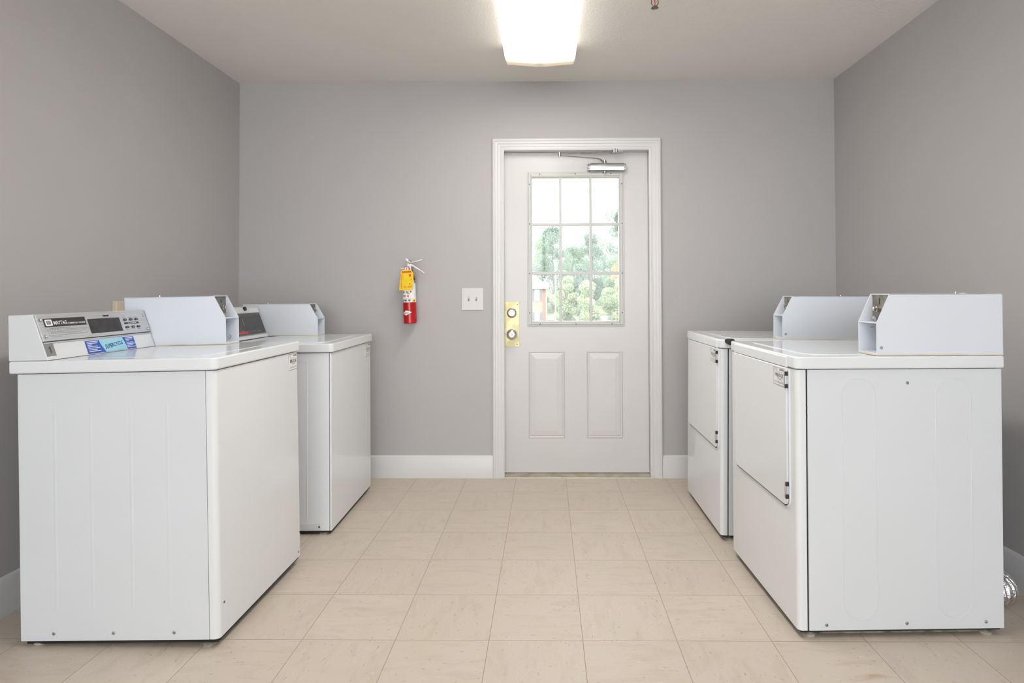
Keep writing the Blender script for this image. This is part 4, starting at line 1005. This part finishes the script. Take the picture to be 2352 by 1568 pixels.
def tree(x, y, top, rad, m, n, label, seed, low=0.25, leaf=0.115):
    rng = random.Random(seed)
    z0 = gz(y); h = top-z0
    r = empty('tree', (x, y, z0)); tag(r, label, 'tree', 'trees seen through the door window')
    t = MB().tube([(0, 0, 0), (0.1, 0, h*0.3), (-0.1, 0.1, h*0.6), (0, 0, h*0.92)], 0.2, 8, rf=lambda i: (0.22, 0.17, 0.10, 0.03)[i])
    blobs = []
    for k in range(26):
        f = rng.uniform(low, 0.95); a = rng.uniform(0, 2*math.pi)
        prof_ = math.sin(min(1, (f-low)/(1-low)*0.85+0.18)*math.pi)**0.6
        rr = rad*prof_*rng.uniform(0.25, 0.75)
        c = Vector((rr*math.cos(a), rr*math.sin(a), h*f)); s0 = rad*rng.uniform(0.32, 0.55)
        if c.z+s0*0.8 > h: c.z = h-s0*0.8
        blobs.append((c, s0)); t.tube([(0, 0, max(h*f-1.2, h*0.15)), tuple(c*0.7+Vector((0, 0, c.z*0.3))), tuple(c)], 0.05, 5, rf=lambda i: (0.08, 0.05, 0.02)[i])
    t.build('trunk', MBARK, r)
    vs, fs = [], []
    for k in range(n):
        c, s0 = rng.choice(blobs)
        d = Vector((rng.gauss(0, 1), rng.gauss(0, 1), rng.gauss(0, 1))).normalized()*(s0*rng.uniform(0.35, 1.0)**0.6)
        d.z *= 0.8; p = c+d
        e = Euler((rng.uniform(0, 6.3), rng.uniform(0, 6.3), rng.uniform(0, 6.3))).to_matrix()
        L_ = leaf*rng.uniform(0.6, 1.3); Wd_ = L_*0.6; i0 = len(vs)
        for q in ((-L_, 0, 0), (0, -Wd_, 0.02), (L_, 0, 0), (0, Wd_, 0.02)): vs.append(p+e@Vector(q))
        fs.append((i0, i0+1, i0+2, i0+3))
    me = bpy.data.meshes.new('foliage'); me.from_pydata(vs, [], fs); me.materials.append(m)
    o = bpy.data.objects.new('foliage', me); COL.objects.link(o); o.parent = r
T_ = [
    (-4.6, 103, 12.2, 3.2, ML1, 16000, 'blue-green tree standing behind the brick house roof', 1),
    (1.0, 96, 12.3, 3.1, ML1, 18000, 'dense blue-green tree filling the middle left pane', 2),
    (4.7, 106, 10.4, 3.0, ML3, 14000, 'shorter green tree in the dip of the middle pane', 3),
    (10.7, 91, 14.8, 3.1, ML1, 16000, 'tallest tree, its crown reaching into the top right pane', 4),
    (7.4, 101, 11.7, 2.9, ML1, 18000, 'blue-green tree between the middle and right panes', 5),
    (15.5, 104, 12.6, 3.2, ML3, 8000, 'green tree at the right edge of the middle right pane', 6),
    (2.1, 68, 3.3, 1.55, ML2, 11000, 'yellow-green bushy tree right of the lamp pole', 7),
    (4.6, 66, 2.8, 1.7, ML2, 11000, 'yellow-green tree low in the bottom middle pane', 8),
    (7.9, 68, 3.4, 2.2, ML2, 13000, 'yellow-green tree low in the bottom right pane', 9),
    (4.4, 87, 5.6, 2.3, ML1, 14000, 'dark blue-green tree rising behind the bottom middle pane', 10),
    (9.2, 77, 5.6, 1.6, ML4, 2500, 'thin orange-tinged tree in the middle right pane', 11),
    (2.2, 79, 4.4, 1.25, ML3, 9000, 'mid green tree just right of the brick house corner', 12),
    (9.4, 84, 6.7, 2.2, ML3, 12000, 'mid green tree behind the bottom right pane bushes', 13),
    (11.6, 112, 12.0, 3.6, ML1, 14000, 'hazy blue-green tree filling the right of the middle right pane', 14),
    (-0.9, 118, 12.6, 3.8, ML3, 14000, 'hazy green tree behind the two blue-green trees of the middle left pane', 15),
    (5.6, 124, 9.6, 4.0, ML1, 12000, 'distant hazy tree low behind the dip of the middle pane', 16),
]
for a in T_: tree(*a[:7], a[7], low=0.06)
